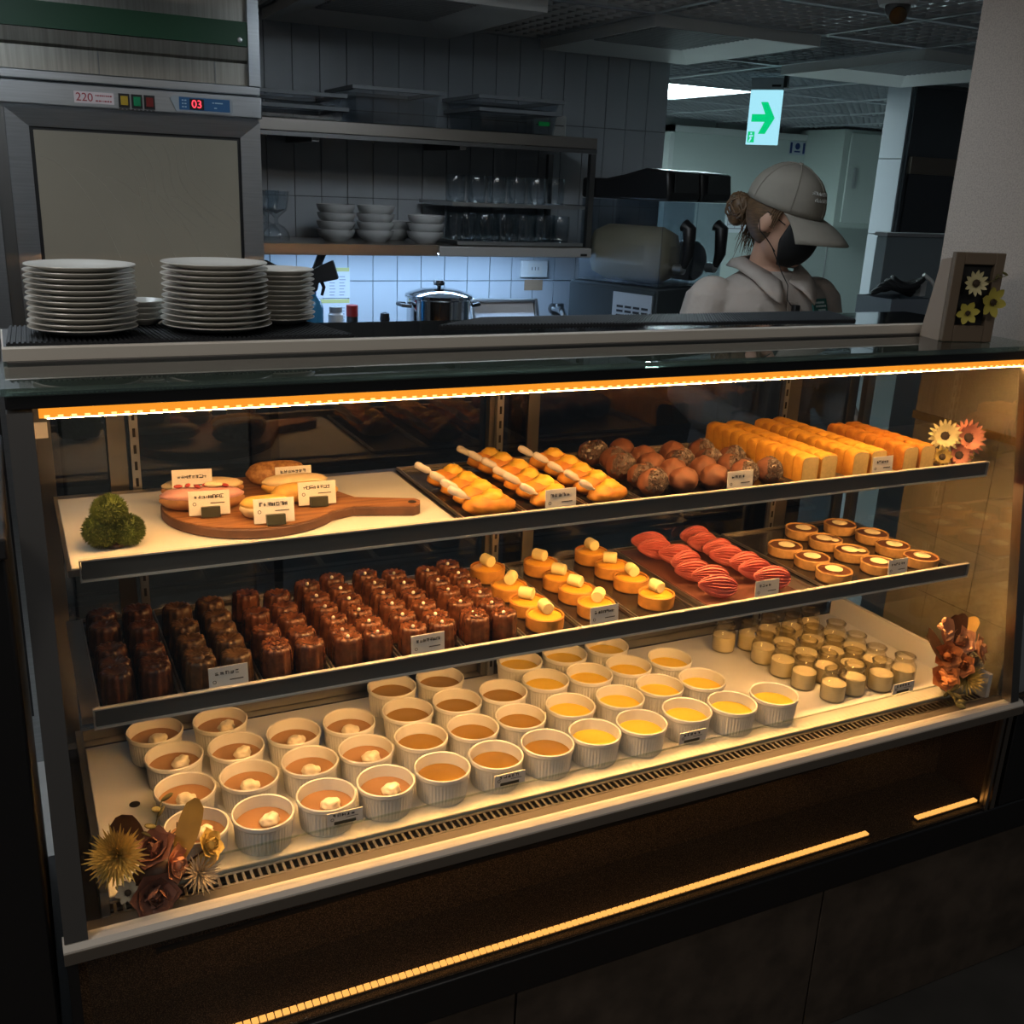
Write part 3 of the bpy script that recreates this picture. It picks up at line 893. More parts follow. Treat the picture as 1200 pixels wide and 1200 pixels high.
# ---------------------------------------------------------------- upper shelf
ZB = S1 + 0.0035
tag(MB().box(0.040, 0.537, 1.222, 1.508, S1, S1 + 0.003).build('white_board', 'white_liner', bevel=0.001), 'flat white board lying under the wooden serving board', 'board')
sb = thing('serving_board', 'round wooden serving board with a long handle and dark edge', 'serving board', (0.283, 1.372, ZB))
def board_poly(sc=1.0):
    P = []
    cx, cy, r = 0.0, 0.0, 0.121 * sc
    a0 = math.radians(-27)
    a1 = math.radians(-3)
    n = 56
    ang0, ang1 = a1 + 0.25, a0 - 0.25 + 2 * PI
    for i in range(n + 1):
        a = ang0 + (ang1 - ang0) * i / n
        P.append((cx + r * math.cos(a), cy + r * math.sin(a)))
    d = Vector((math.cos(math.radians(-20)), math.sin(math.radians(-20))))
    e = Vector((-d.y, d.x))
    hw = 0.019 * sc
    for t, s_ in ((0.14, -1), (0.19, -1), (0.224, -0.95), (0.232, -0.5), (0.232, 0.5), (0.224, 0.95), (0.19, 1), (0.14, 1)):
        q = d * t + e * (hw * s_ * (1.1 if t < 0.15 else 1))
        P.append((q.x, q.y))
    return P
MB().prism(board_poly(), 0.0, 0.0135).build('board_slab', 'bark_edge', sb, world=False, bevel=0.002)
MB().prism(board_poly(0.985), 0.0136, 0.0150).build('board_face', 'wood', sb, world=False)
MB().lathe([(0.006, 0), (0.006, 0.0006)], 16, T(0.2075, -0.0755, 0.0150)).build('hanging_hole', 'black', sb, world=False)
BT = ZB + 0.0151
def capsule(m, L, r, zs=0.85, n=20):
    pts = []
    for k in range(13):
        u = -1 + 2 * k / 12
        pts.append((u * L, r * max(0.02, (1 - abs(u) ** 3.2)) ** 0.5))
    rings = []
    for x, rr in pts:
        rings.append([(x, rr * math.cos(2 * PI * i / n), rr * zs * math.sin(2 * PI * i / n)) for i in range(n)])
    return m.loft(rings)
def eclair(name, label, x, y, rz, L, r, dough, icing, extra=None):
    t = thing(name, label, 'eclair', (x, y, BT), (0, 0, rz), 'eclairs on the serving board')
    capsule(MB(), L, r).build('dough', dough, t, world=False, loc=(0, 0, r * 0.85), sharp=60)
    if icing:
        o = capsule(MB(), L * 0.985, r * 1.01, 0.55).build('icing', icing, t, world=False, loc=(0, 0, r * 1.22), sharp=60)
    if extra:
        extra(t)
    return t
def berries(t):
    for q in range(6):
        m = MB().sphere((0, 0, 0), (0.006, 0.003, 0.0025), 10, 6, RZ(q * 1.1))
        m.build('berry_crumb', mat('berry', (0.45, 0.05, 0.04), 0.5).name, t, world=False, loc=(-0.03 + q * 0.012, 0.004 * math.sin(q * 2.3), 0.0335))
    MB().sphere((0, 0, 0), (0.012, 0.006, 0.004), 14, 8).build('white_curl', 'nut_cream', t, world=False, loc=(0.015, -0.002, 0.035))
eclair('pink_eclair', 'pink iced eclair with red berry crumbs on the wooden board', 0.213, 1.352, -0.14, 0.055, 0.0175, 'eclair_dough', 'icing_pink', berries)
eclair('cream_eclair', 'pale cream iced eclair behind the pink eclair', 0.222, 1.402, -0.12, 0.055, 0.0165, 'eclair_dough', 'icing_cream')
eclair('nut_eclair', 'nut crusted brown eclair standing behind the yellow ones', 0.333, 1.437, -0.06, 0.044, 0.021, 'nut_coat', None)
eclair('yellow_eclair', 'plain yellow eclair nearest to the nut crusted one', 0.346, 1.383, -0.04, 0.047, 0.0165, 'yellow_dough', 'icing_cream')
eclair('yellow_eclair', 'plain yellow eclair half hidden by a tag with thin writing', 0.350, 1.346, -0.03, 0.047, 0.0165, 'yellow_dough', None)
eclair('filled_eclair', 'short pale filled eclair close to the board edge', 0.283, 1.292, -0.05, 0.033, 0.017, 'icing_cream', 'yellow_dough')

# price tags: card, lettering strokes, dark foot or open notch
def price_tag(x, y, z, rz, label, w_=0.052, h=0.034, notch=True, n=5, lean=0.16, grp='handwritten price tags'):
    t = thing('price_tag', label, 'price tag', (x, y, z), (-lean, 0, rz), grp)
    hw = w_ / 2
    if notch:
        poly = [(-hw, 0), (-hw * 0.62, 0), (-hw * 0.62, h * 0.30), (hw * 0.66, h * 0.30), (hw * 0.66, 0), (hw, 0), (hw, h), (-hw, h)]
    else:
        poly = [(-hw, 0.002), (hw, 0.002), (hw, h), (-hw, h)]
    MB().prism(poly, 0, 0.0012, RX(PI / 2)).build('card', 'tag_card', t, world=False)
    m = MB()
    r = random.Random(int(x * 1000) + n)
    for k in range(n):
        cx = -hw * 0.72 + (k + 0.5) * w_ * 0.72 / max(n, 5.5)
        cz = h * 0.78
        s = w_ * 0.045
        for q in range(4):
            if r.random() < 0.5:
                zz = cz + r.uniform(-s, s)
                m.box(cx - s, cx + s * r.uniform(0.3, 1), -0.0018, -0.0013, zz - 0.0004, zz + 0.0004)
            else:
                xx = cx + r.uniform(-s, s)
                m.box(xx - 0.0004, xx + 0.0004, -0.0018, -0.0013, cz - s, cz + s * r.uniform(0.3, 1))
    m.box(hw * 0.05, hw * 0.75, -0.0016, -0.0013, h * 0.50, h * 0.535)
    m.build('lettering', 'ink', t, world=False)
    MB().lathe([(0.0024, 0), (0.0024, 0.0004), (0.0017, 0.0004), (0.0017, 0)], 14, T(-hw * 0.72, -0.0013, h * 0.50) @ RX(PI / 2), cap=False).build('round_mark', 'ink', t, world=False)
    if notch:
        MB().box(-hw * 0.60, hw * 0.64, 0.0002, 0.0025, 0.0, h * 0.29).build('foot_clip', 'tag_dark', t, world=False)
    else:
        MB().box(-hw * 0.42, hw * 0.50, -0.010, -0.0014, 0.0, h * 0.40).build('foot_clip', 'tag_dark', t, world=False)
    return t
price_tag(0.2165, 1.320, BT, -0.10, 'white tag leaning on the pink eclair', notch=False, n=8)
price_tag(0.288, 1.262, BT, -0.06, 'white tag standing before the short filled eclair', notch=False, n=7)
price_tag(0.361, 1.320, BT, -0.04, 'white tag standing before the yellow eclairs', notch=False, n=8)
price_tag(0.205, 1.378, BT + 0.004, -0.12, 'white tag wedged between pink and cream eclairs', notch=False, n=8, h=0.044)
price_tag(0.352, 1.412, BT, -0.03, 'white tag resting on the nut crusted eclair', notch=False, n=7, h=0.032)
for x, z, n, l in ((0.689, S1, 5, 'white tag before the golden dropper pastries'), (1.008, S1, 4, 'white tag before the cocoa domes'),
                   (1.307, S1, 5, 'white tag before the yellow loaf slices'), (0.2135, S2, 5, 'white tag before the plain canelés'),
                   (0.489, S2, 7, 'white tag before the pearl canelés'), (0.777, S2, 7, 'white tag before the marshmallow tarts'),
                   (1.090, S2, 4, 'white tag before the pink madeleines'), (1.383, S2, 6, 'white tag before the dark glazed tarts')):
    price_tag(x, 1.2215, z + 0.0005, 0.02, l, w_=0.050 if x < 1.2 else 0.046, h=0.040, n=n, lean=0.08)
for x, l in ((0.35, 'dim tag on the deck rail before the mocha ramekins'), (0.600, 'dim tag on the deck rail before the coffee ramekins'),
             (0.925, 'dim tag on the deck rail before the yellow ramekins'), (1.385, 'dim tag on the deck rail before the pudding jars')):
    price_tag(x, 1.1655 + 0.003, 0.6565, 0.0, l, w_=0.05, h=0.020, n=5, lean=0.0)

# golden pastries with droppers
tray('bake_tray', 0.545, 0.640, 1.2265, 1.515, S1, 'shallow tray of golden dropper pastries beside the white board', 'tray_dark')
tray('bake_tray', 0.643, 0.742, 1.2265, 1.515, S1, 'shallow tray of golden dropper pastries with a price tag', 'tray_dark')
tray('bake_tray', 0.745, 0.835, 1.2265, 1.515, S1, 'shallow tray of golden dropper pastries beside cocoa domes', 'tray_dark')
def pastry_proto():
    t = thing('dropper_pastry', '', 'pastry', group='golden dropper pastries')
    def fn(d):
        return 1 + 0.10 * noise.noise(d * 2.2) + (0.12 * max(0, d.z) ** 2)
    MB().sphere((0, 0, 0.0145), (0.037, 0.0205, 0.0145), 28, 16, fn=fn).build('pastry_body', 'golden_bake', t, world=False, sharp=70)
    MB().sphere((0, 0, 0), (0.016, 0.014, 0.011), 20, 12, fn=lambda d: 1 + 0.15 * noise.noise(d * 2.5 + Vector((4, 2, 0)))).build('pastry_hump', 'lemon_bake', t, world=False, loc=(0.004, 0, 0.0265), sharp=70)
    a = Vector((-0.022, 0.0, 0.0215))
    d = Vector((-0.88, -0.05, 0.50)).normalized()
    m = MB().tube([a, a + d * 0.012, a + d * 0.015, a + d * 0.019, a + d * 0.035, a + d * 0.040, a + d * 0.042],
                  [0.0018, 0.0022, 0.0040, 0.0056, 0.0060, 0.0048, 0.0015], 14)
    m.build('dropper', 'plastic_drop', t, world=False, sharp=60)['label'] = 'translucent plastic dropper'
    return t
PP = Proto(pastry_proto())
for c, (xc, ys) in enumerate(((0.592, (1.250, 1.298, 1.346, 1.396)), (0.694, (1.252, 1.294, 1.338, 1.386, 1.438, 1.476)), (0.788, (1.250, 1.296, 1.342, 1.390, 1.436)))):
    for i, y in enumerate(ys):
        PP.put((xc + rnd.uniform(-0.004, 0.004), y, S1 + 0.0028), (0, 0, rnd.uniform(-0.18, 0.22)),
               'golden pastry with a dropper, %s from the rail, %s' % (ORD[i], ('beside the white board', 'in the tagged tray', 'beside the cocoa domes')[c]),
               scale=(rnd.uniform(0.94, 1.04),) * 3)
# cocoa domes half covered in nibs
tray('dome_tray', 0.838, 1.118, 1.2265, 1.515, S1, 'shallow steel tray of cocoa domes', 'tray_dark')
def dome_proto(nibs):
    t = thing('cocoa_dome', '', 'cake', group='cocoa domes')
    MB().sphere((0, 0, 0.0195), (0.0275, 0.0225, 0.0195), 28, 16, fn=lambda d: 1 + 0.10 * noise.noise(d * 2.1)).build('cake_body', 'cocoa_bake', t, world=False, sharp=70)
    if nibs:
        m = MB()
        r = random.Random(3)
        for q in range(240):
            a = r.uniform(-PI, 0.25)
            z = r.uniform(-0.2, 0.92)
            d = Vector((math.cos(a) * math.sqrt(1 - z * z), math.sin(a) * math.sqrt(1 - z * z), z))
            if d.x + 0.6 * d.y > 0.45:
                pass
            p = Vector((d.x * 0.0278, d.y * 0.0228, 0.0195 + d.z * 0.0198))
            if d.y > -0.02 and d.x < 0:
                continue
            M = T(*p) @ align(d + Vector((r.uniform(-.5, .5), r.uniform(-.5, .5), r.uniform(-.5, .5)))) @ RZ(r.uniform(0, 3))
            s = r.uniform(0.0014, 0.0026)
            m.box(-s, s, -s * 1.3, s * 1.3, -0.0012, 0.0014, M)
        m.build('cocoa_nibs', 'choc_nibs', t, world=False)['kind'] = 'stuff'
    return Proto(t)
DP = [dome_proto(False), dome_proto(True)]
CH = [(0.879, 1.45, 0), (0.827, 1.391, 1), (0.877, 1.384, 1), (0.842, 1.339, 1), (0.926, 1.376, 0), (0.88, 1.32, 1), (0.83, 1.265, 1), (0.971, 1.355, 0), (0.928, 1.312, 0), (0.862, 1.226, 1), (0.977, 1.297, 0), (0.926, 1.240, 0), (1.029, 1.331, 1), (1.047, 1.297, 1), (0.978, 1.229, 0), (1.031, 1.225, 1), (1.066, 1.237, 1)]
near = [0.875, 0.935, 0.995, 1.055, 1.098]
cnt = {}
rows = [(1.258, [0.868, 0.926, 0.984, 1.042, 1.092]), (1.306, [0.880, 0.938, 0.996, 1.054]), (1.354, [0.868, 0.926, 0.984, 1.044, 1.092]), (1.402, [0.884, 0.944, 1.004, 1.062]), (1.450, [0.872, 0.930])]
for r, (y, xs) in enumerate(rows):
    for i, x in enumerate(xs):
        k = (r * 3 + i * 2 + (1 if i in (0, 3, 4) else 0)) % 3 != 1
        k = 1 if (x < 0.90 or x > 1.03) else (0 if (r + i) % 2 else (1 if r == 2 else 0))
        DP[k].put((x + rnd.uniform(-0.0015, 0.0015), y + rnd.uniform(-0.002, 0.002), S1 + 0.0026), (0, 0, rnd.uniform(0.1, 0.9)),
                  'cocoa dome %s, %s row from the rail, %s beyond the dropper pastries' % ('with crunchy nibs' if k else 'with plain top', ORD[r], ORD[i]),
                  scale=(0.98, 0.98, rnd.uniform(0.98, 1.12)))
# loaf slices
tray('loaf_tray', 1.122, 1.470, 1.2265, 1.515, S1, 'shallow steel tray of yellow loaf slices', 'tray_steel')
def slice_mesh(m, seed):
    r = random.Random(seed)
    W, Tk, Hh = 0.0172, 0.0115, 0.046
    poly = [(-W, 0.001), (W, 0.001)]
    for k in range(9):
        a = PI * k / 8
        poly.append((W * 1.03 * math.cos(a) * (1 if 0 < k < 8 else 1), Hh * 0.80 + Hh * 0.20 * math.sin(a) ** 0.6 + r.uniform(-0.001, 0.001)))
    mb = MB()
    n = len(poly)
    rings = []
    for y, s in ((-Tk, 0.965), (-Tk * 0.8, 1.0), (0, 1.012 + r.uniform(-.01, .01)), (Tk * 0.8, 1.0), (Tk, 0.965)):
        rings.append([(px * s, y, pz * s) for px, pz in poly])
    mb.loft(rings)
    return mb.mesh('loaf_slice', m, 50), poly
sl = [slice_mesh('cake_crust', q)[0] for q in range(3)] + [slice_mesh('cake_crust_dark', 9)[0]]
face = MB().prism([(px * 0.90, pz * 0.94 + 0.0012) for px, pz in slice_mesh('cake_crust', 1)[1]], 0, 0.0008, T(0, -0.0108, 0) @ RX(PI / 2)).mesh('cut_face', 'cake_crumb')
cname = ['beside the cocoa domes', 'in the second row after the domes', 'in the row behind the tag', 'in the fourth row after the domes',
         'in the darker row by the tag', 'beside the gerbera flowers']
for c, xc in enumerate((1.162, 1.203, 1.272, 1.312, 1.386, 1.427)):
    nsl = (11, 11, 11, 11, 8, 8)[c]
    for i in range(nsl):
        y = 1.2490 + i * 0.0240
        o = bpy.data.objects.new('loaf_slice', sl[3] if c >= 4 else sl[(i * 2 + c) % 3])
        COL.objects.link(o)
        o.location = (xc + rnd.uniform(-0.001, 0.001), y, S1 + 0.0026)
        o.rotation_euler = (0, 0, rnd.uniform(-0.03, 0.03))
        tag(o, 'yellow loaf slice, %s from the rail, %s' % (ORD[i], cname[c]), 'cake', 'yellow loaf slices')
        if i == 0:
            link('cut_face', face, o)['label'] = 'pale crumb face'

# ---------------------------------------------------------------- moss tree and flowers
mat('moss', (0.115, 0.155, 0.020), 0.8, noise_s=40, col2=(0.05, 0.075, 0.010))
mat('petal_yellow', (0.72, 0.52, 0.14), 0.6, noise_s=60, noise_a=0.25)
mat('petal_pale', (0.74, 0.66, 0.36), 0.6, noise_s=60, noise_a=0.2)
mat('petal_pink', (0.68, 0.26, 0.17), 0.6, noise_s=60, noise_a=0.25)
mat('petal_peach', (0.72, 0.36, 0.21), 0.6, noise_s=50, noise_a=0.3)
mat('petal_rust', (0.56, 0.21, 0.075), 0.65, noise_s=50, noise_a=0.35)
mat('petal_mauve', (0.26, 0.11, 0.075), 0.65, noise_s=50, noise_a=0.35)
mat('petal_white', (0.70, 0.58, 0.42), 0.6, noise_s=50, noise_a=0.2)
mat('leaf_brown', (0.10, 0.045, 0.022), 0.5, noise_s=40, noise_a=0.4)
mat('leaf_ochre', (0.42, 0.25, 0.05), 0.5, noise_s=25, noise_a=0.3)
mat('leaf_olive', (0.14, 0.12, 0.035), 0.6, noise_s=40, noise_a=0.3)
mat('flower_eye', (0.05, 0.03, 0.015), 0.7)

mt = thing('moss_tree', 'bushy green three-lobed moss ball on the white board', 'decoration', (0.092, 1.285, S1 + 0.0031))
m = MB()
r = random.Random(5)
lobes = [((-0.001, 0, 0.046), 0.0215), ((-0.012, 0, 0.0225), 0.0225), ((0.019, -0.002, 0.0205), 0.020)]
for c, rad in lobes:
    m.sphere(c, rad * 0.88, 18, 12)
    for q in range(1500):
        z = r.uniform(-0.9, 1)
        a = r.uniform(0, 2 * PI)
        d = Vector((math.cos(a) * math.sqrt(1 - z * z), math.sin(a) * math.sqrt(1 - z * z), z))
        d2 = (d + Vector((r.uniform(-.35, .35), r.uniform(-.35, .35), r.uniform(-.35, .35)))).normalized()
        p = Vector(c) + d * rad * 0.85
        if p.z < 0.002:
            continue
        tip = p + d2 * rad * r.uniform(0.16, 0.30)
        tip.z = max(tip.z, 0.001)
        s = d2.orthogonal().normalized() * 0.0008
        s2 = d2.cross(s).normalized() * 0.0008
        m.add([p + s, p - s * 0.5 + s2, p - s * 0.5 - s2, tip], [(0, 1, 3), (1, 2, 3), (2, 0, 3)])
m.build('moss_needles', 'moss', mt, world=False)
MB().lathe([(0.012, 0), (0.010, 0.004)], 12, T(0.002, 0, 0)).build('foot', 'leaf_brown', mt, world=False)

def petal(m, M, L, W, curl=0.25, tip=0.5, n=5):
    """one thin curled petal along +X of M"""
    top, bot = [], []
    for k in range(n + 1):
        u = k / n
        wd = W * math.sin(PI * min(1, (u * (1 - tip * 0.25) + 0.08))) ** 0.7 * (1 if u < 1 else 0.35)
        z = curl * L * u * u
        for s in (-1, 0, 1):
            top.append((L * u, s * wd, z - (0 if s else 0.06 * W) + 0.10 * W * abs(s)))
    th = 0.0003
    nv = len(top)
    vs = top + [(a, b, c - th) for a, b, c in top]
    fs = []
    for k in range(n):
        for s in range(2):
            i = k * 3 + s
            fs.append((i, i + 3, i + 4, i + 1))
            fs.append((nv + i, nv + i + 1, nv + i + 4, nv + i + 3))
    m.add(vs, fs, M)
def basis(p, d):
    return T(*p) @ align(d)
def gerbera(t, p, d, R, m1, eye=0.26, rows=2, n=18, part='flower_head'):
    B = basis(p, d)
    m = MB()
    for q in range(rows):
        for k in range(n):
            a = 2 * PI * (k + 0.5 * q) / n + rnd.uniform(-.06, .06)
            petal(m, B @ T(0, 0, 0.002 * q) @ RZ(a) @ T(R * 0.12, 0, 0) @ RY(-0.12 - 0.25 * q), R * (0.9 - 0.2 * q), R * min(0.30, 2.1 / n), 0.10 + 0.12 * q)
    o = m.build(part, m1, t, world=False, sharp=70)
    c = MB().sphere((0, 0, 0), (R * eye, R * eye, R * eye * 0.55), 14, 8, B @ T(0, 0, 0.003))
    for k in range(30):
        a, rr = k * 2.4, R * eye * math.sqrt(k / 30)
        c.sphere((rr * math.cos(a), rr * math.sin(a), 0.003 + R * eye * 0.4), R * 0.035, 6, 4, B)
    c.build('flower_eye', 'flower_eye', o, world=False)
    return o
def mum(t, p, d, R, m1, n=90, spread=1.25):
    """spiky chrysanthemum"""
    B = basis(p, d)
    m = MB()
    for k in range(n):
        u = (k + 0.5) / n
        th = spread * math.sqrt(u)
        a = k * 2.39996
        L = R * (0.70 + 0.3 * u)
        petal(m, B @ RZ(a) @ RY(-(PI / 2 - th)), L, R * 0.05, 0.05, n=3)
    return m.build('chrysanthemum', m1, t, world=False, sharp=70)
def rose(t, p, d, R, m1):
    B = basis(p, d)
    m = MB()
    for ring, (n, tilt, rr, wd) in enumerate(((3, 1.32, 0.10, 0.5), (4, 1.15, 0.22, 0.55), (5, 0.95, 0.32, 0.6), (6, 0.65, 0.40, 0.6))):
        for k in range(n):
            a = 2 * PI * k / n + ring * 0.7
            petal(m, B @ RZ(a) @ T(R * rr, 0, 0) @ RY(-tilt), R * (0.75 + 0.08 * ring), R * wd, 0.28 * (1 if ring < 2 else -0.9), tip=0.1, n=5)
    m.sphere((0, 0, R * 0.1), R * 0.38, 12, 8, B)
    return m.build('rose', m1, t, world=False, sharp=70)
def leaf(t, p, d, L, W, m1, curl=0.15, roll=0.0, name='leaf'):
    d = Vector(d).normalized()
    side = d.cross(Vector((-0.2, -0.75, 0.6))).normalized()
    up = side.cross(d)
    roll *= 0.35
    M = Matrix(((d.x, side.x, up.x, p[0]), (d.y, side.y, up.y, p[1]), (d.z, side.z, up.z, p[2]), (0, 0, 0, 1))) @ RX(roll)
    m = MB()
    petal(m, M, L, W, curl, tip=1.0, n=9)
    return m.build(name, m1, t, world=False, sharp=70)
def sprig(t, p, d, L, m1, n=5, lw=0.005):
    d = Vector(d).normalized()
    m = MB()
    q = [Vector(p) + d * L * k / 5 + Vector((0, 0, -0.15 * L * (k / 5) ** 2)) for k in range(6)]
    m.tube(q, 0.0007, 5)
    for k in range(n):
        b = q[1 + k * 4 // max(1, n - 1)] if n > 1 else q[-1]
        s = Vector((rnd.uniform(-1, 1), rnd.uniform(-1, 1), rnd.uniform(-0.3, 1))).normalized()
        m.sphere((0, 0, 0), (lw * 1.2, lw * 0.6, lw * 0.3), 8, 6, T(*(b + s * lw)) @ align(s) @ RY(PI / 2))
    return m.build('sprig', m1, t, world=False, sharp=60)

# gerberas at the end of the upper shelf; directions lean toward the customers
F = Vector((-0.55, -0.78, 0.30))
t = thing('gerbera_posy', 'small posy of yellow and coral gerbera flowers at the shelf end', 'flowers', (1.515, 1.262, S1))
t.scale = (1.12,) * 3
gerbera(t, (-0.014, 0.008, 0.046), F, 0.027, 'petal_pale')
gerbera(t, (0.024, -0.004, 0.043), F + Vector((0.3, 0, 0)), 0.031, 'petal_pink')
gerbera(t, (0.004, -0.010, 0.017), F, 0.021, 'petal_pink', eye=0.32, n=14)
gerbera(t, (-0.026, -0.004, 0.015), F, 0.017, 'petal_yellow', eye=0.32, n=12)
gerbera(t, (0.036, 0.004, 0.017), F + Vector((0.8, 0, 0)), 0.019, 'petal_yellow', n=12)
m = MB()
for e in ((-0.012, 0.011, 0.042), (0.024, 0.004, 0.038), (0.004, -0.004, 0.014), (-0.024, 0.002, 0.012), (0.034, 0.008, 0.013)):
    m.tube([e, ((e[0]) * 0.5, e[1] + 0.012, e[2] * 0.5), (0.0, 0.022, 0.002)], 0.0012, 6)
m.build('stems', 'leaf_olive', t, world=False)

# bouquet in the corner of the grille by the dark end
t = thing('flower_bouquet', 'dried-look bouquet with rust roses and an ochre leaf on the air grille', 'flowers', (0.100, 1.150, 0.6278))
t.scale = (1.28,) * 3
Fd = Vector((-0.15, -0.85, 0.55))
mum(t, (-0.032, 0.008, 0.050), Fd, 0.034, 'petal_yellow', 110)
rose(t, (0.002, 0.010, 0.045), (-0.3, -0.3, 0.8), 0.018, 'petal_mauve')
rose(t, (0.016, -0.004, 0.036), (0.75, -0.55, 0.15), 0.015, 'petal_peach')
rose(t, (-0.004, -0.015, 0.014), (0.15, -0.9, 0.25), 0.019, 'petal_mauve')
mum(t, (0.040, -0.008, 0.020), (0.35, -0.8, 0.4), 0.023, 'petal_white', 70, 1.4)
rose(t, (0.052, 0.006, 0.040), (0.6, -0.5, 0.5), 0.013, 'petal_yellow')
gerbera(t, (-0.026, -0.012, 0.022), (-0.3, -0.9, 0.2), 0.013, 'petal_white', n=8, rows=1)
leaf(t, (0.022, 0.002, 0.032), (0.42, 0.35, 0.80), 0.062, 0.013, 'leaf_ochre', 0.05, roll=1.15)
leaf(t, (-0.012, 0.016, 0.036), (-0.25, 0.5, 0.75), 0.046, 0.015, 'leaf_brown', 0.1, roll=0.6)
leaf(t, (0.030, -0.006, 0.024), (0.9, 0.1, 0.3), 0.03, 0.008, 'leaf_ochre')
sprig(t, (0.000, 0.018, 0.045), (0.30, 0.45, 0.85), 0.050, 'leaf_olive', 6, 0.006)
sprig(t, (0.004, 0.012, 0.045), (0.75, 0.45, 0.35), 0.035, 'leaf_brown', 5, 0.004)
m = MB()
for e in ((-0.032, 0.010, 0.046), (0.002, 0.010, 0.040), (0.016, -0.002, 0.032), (0.040, -0.004, 0.018), (0.052, 0.008, 0.036), (-0.004, -0.012, 0.012), (0.022, 0.002, 0.03)):
    m.tube([e, (e[0] * 0.4 + 0.004, 0.010, e[2] * 0.5), (0.006, 0.016, 0.003)], 0.0013, 6)
m.sphere((0.004, 0.006, 0.020), (0.026, 0.014, 0.017), 14, 10)
m.build('stems', 'leaf_brown', t, world=False)

# bouquet at the far end of the deck beside the column
t = thing('flower_bouquet', 'dried-look bouquet with peach roses and a big brown leaf by the pudding jars', 'flowers', (1.500, 1.168, 0.6278))
t.scale = (1.42,) * 3
Fd = Vector((-0.5, -0.75, 0.4))
rose(t, (0.012, 0.004, 0.075), Fd, 0.016, 'petal_peach')
rose(t, (0.034, -0.006, 0.064), (0.5, -0.7, 0.3), 0.015, 'petal_peach')
rose(t, (-0.012, 0.0, 0.060), (-0.4, -0.8, 0.3), 0.015, 'petal_rust')
rose(t, (0.006, -0.010, 0.048), Fd, 0.013, 'petal_rust')
mum(t, (0.018, -0.012, 0.028), Fd, 0.025, 'petal_yellow', 80)
mum(t, (0.042, 0.0, 0.034), (0.4, -0.6, 0.4), 0.020, 'petal_white', 60, 1.4)
rose(t, (-0.016, -0.006, 0.034), Fd, 0.015, 'petal_rust')
leaf(t, (-0.010, 0.006, 0.058), (-0.80, -0.05, 0.62), 0.056, 0.019, 'leaf_brown', 0.05, roll=-0.9)
for q, (dx, dz) in enumerate(((-0.25, 1.0), (-0.02, 1.05), (0.18, 0.9), (0.6, 0.6))):
    leaf(t, (-0.004 + q * 0.006, 0.006, 0.070), (dx, 0.1, dz), 0.042, 0.009, ('petal_peach', 'leaf_brown', 'leaf_brown', 'leaf_ochre')[q], 0.08, roll=0.8)
sprig(t, (-0.012, -0.012, 0.020), (-0.30, -0.55, -0.08), 0.030, 'leaf_olive', 7, 0.006)
sprig(t, (-0.018, -0.010, 0.038), (-0.55, -0.5, 0.15), 0.032, 'petal_rust', 7, 0.006)
sprig(t, (-0.010, 0.004, 0.072), (-0.35, 0.0, 0.9), 0.045, 'petal_peach', 8, 0.005)
m = MB()
for e in ((0.012, 0.004, 0.07), (0.034, 0, 0.06), (-0.012, 0, 0.055), (0.018, -0.010, 0.026), (0.042, 0, 0.03), (-0.01, 0.004, 0.05)):
    m.tube([e, (e[0] * 0.5 + 0.006, 0.006, e[2] * 0.5), (0.008, 0.012, 0.003)], 0.0014, 6)
m.sphere((0.010, 0.004, 0.034), (0.026, 0.014, 0.032), 14, 10)
m.build('stems', 'leaf_brown', t, world=False)

# ---------------------------------------------------------------- on the service ledge
ZL = 1.2908
def mat_slab(name, poly, label):
    t = thing(name, label, 'mat', (poly[0][0], poly[0][1], ZL))
    MB().prism(poly, ZL, ZL + 0.0025).build('mat_base', 'rubber', t)
    m = MB()
    x0, x1 = min(p[0] for p in poly[:2] + poly[2:]), max(p[0] for p in poly)
    xl0, xl1, xr0, xr1 = poly[0], poly[3], poly[1], poly[2]
    n = int((x1 - x0) / 0.006)
    for k in range(n):
        u = (k + 0.5) / n
        a = (xl0[0] + (xr0[0] - xl0[0]) * u, xl0[1] + (xr0[1] - xl0[1]) * u)
        b = (xl1[0] + (xr1[0] - xl1[0]) * u, xl1[1] + (xr1[1] - xl1[1]) * u)
        m.add([(a[0] - .0017, a[1], ZL + .0025), (a[0] + .0017, a[1], ZL + .0025), (b[0] + .0017, b[1], ZL + .0025), (b[0] - .0017, b[1], ZL + .0025),
               (a[0] - .0012, a[1], ZL + .0042), (a[0] + .0012, a[1], ZL + .0042), (b[0] + .0012, b[1], ZL + .0042), (b[0] - .0012, b[1], ZL + .0042)],
              [(4, 5, 6, 7), (0, 1, 5, 4), (2, 3, 7, 6), (1, 2, 6, 5), (3, 0, 4, 7)])
    m.build('mat_ribs', 'rubber', t)['kind'] = 'stuff'
mat_slab('rubber_mat', [(-0.003, 1.354), (0.425, 1.354), (0.395, 1.499), (0.002, 1.499)], 'black ribbed rubber mat under the plate stacks')
mat_slab('rubber_mat', [(0.575, 1.420), (1.36, 1.385), (1.40, 1.499), (0.68, 1.499)], 'black ribbed rubber mat by the staff member')
def plate_mesh(R):
    k = R / 0.066
    return MB().lathe([(0.0, 0.0), (0.038 * k, 0.0), (0.041 * k, 0.0008), (0.052 * k, 0.0045), (0.0645 * k, 0.0082), (0.066 * k, 0.0092),
                       (0.0655 * k, 0.0102), (0.062 * k, 0.0096), (0.050 * k, 0.0064), (0.040 * k, 0.0032), (0.0, 0.0030)], 48, cap=False).mesh('plate', 'plate_white')
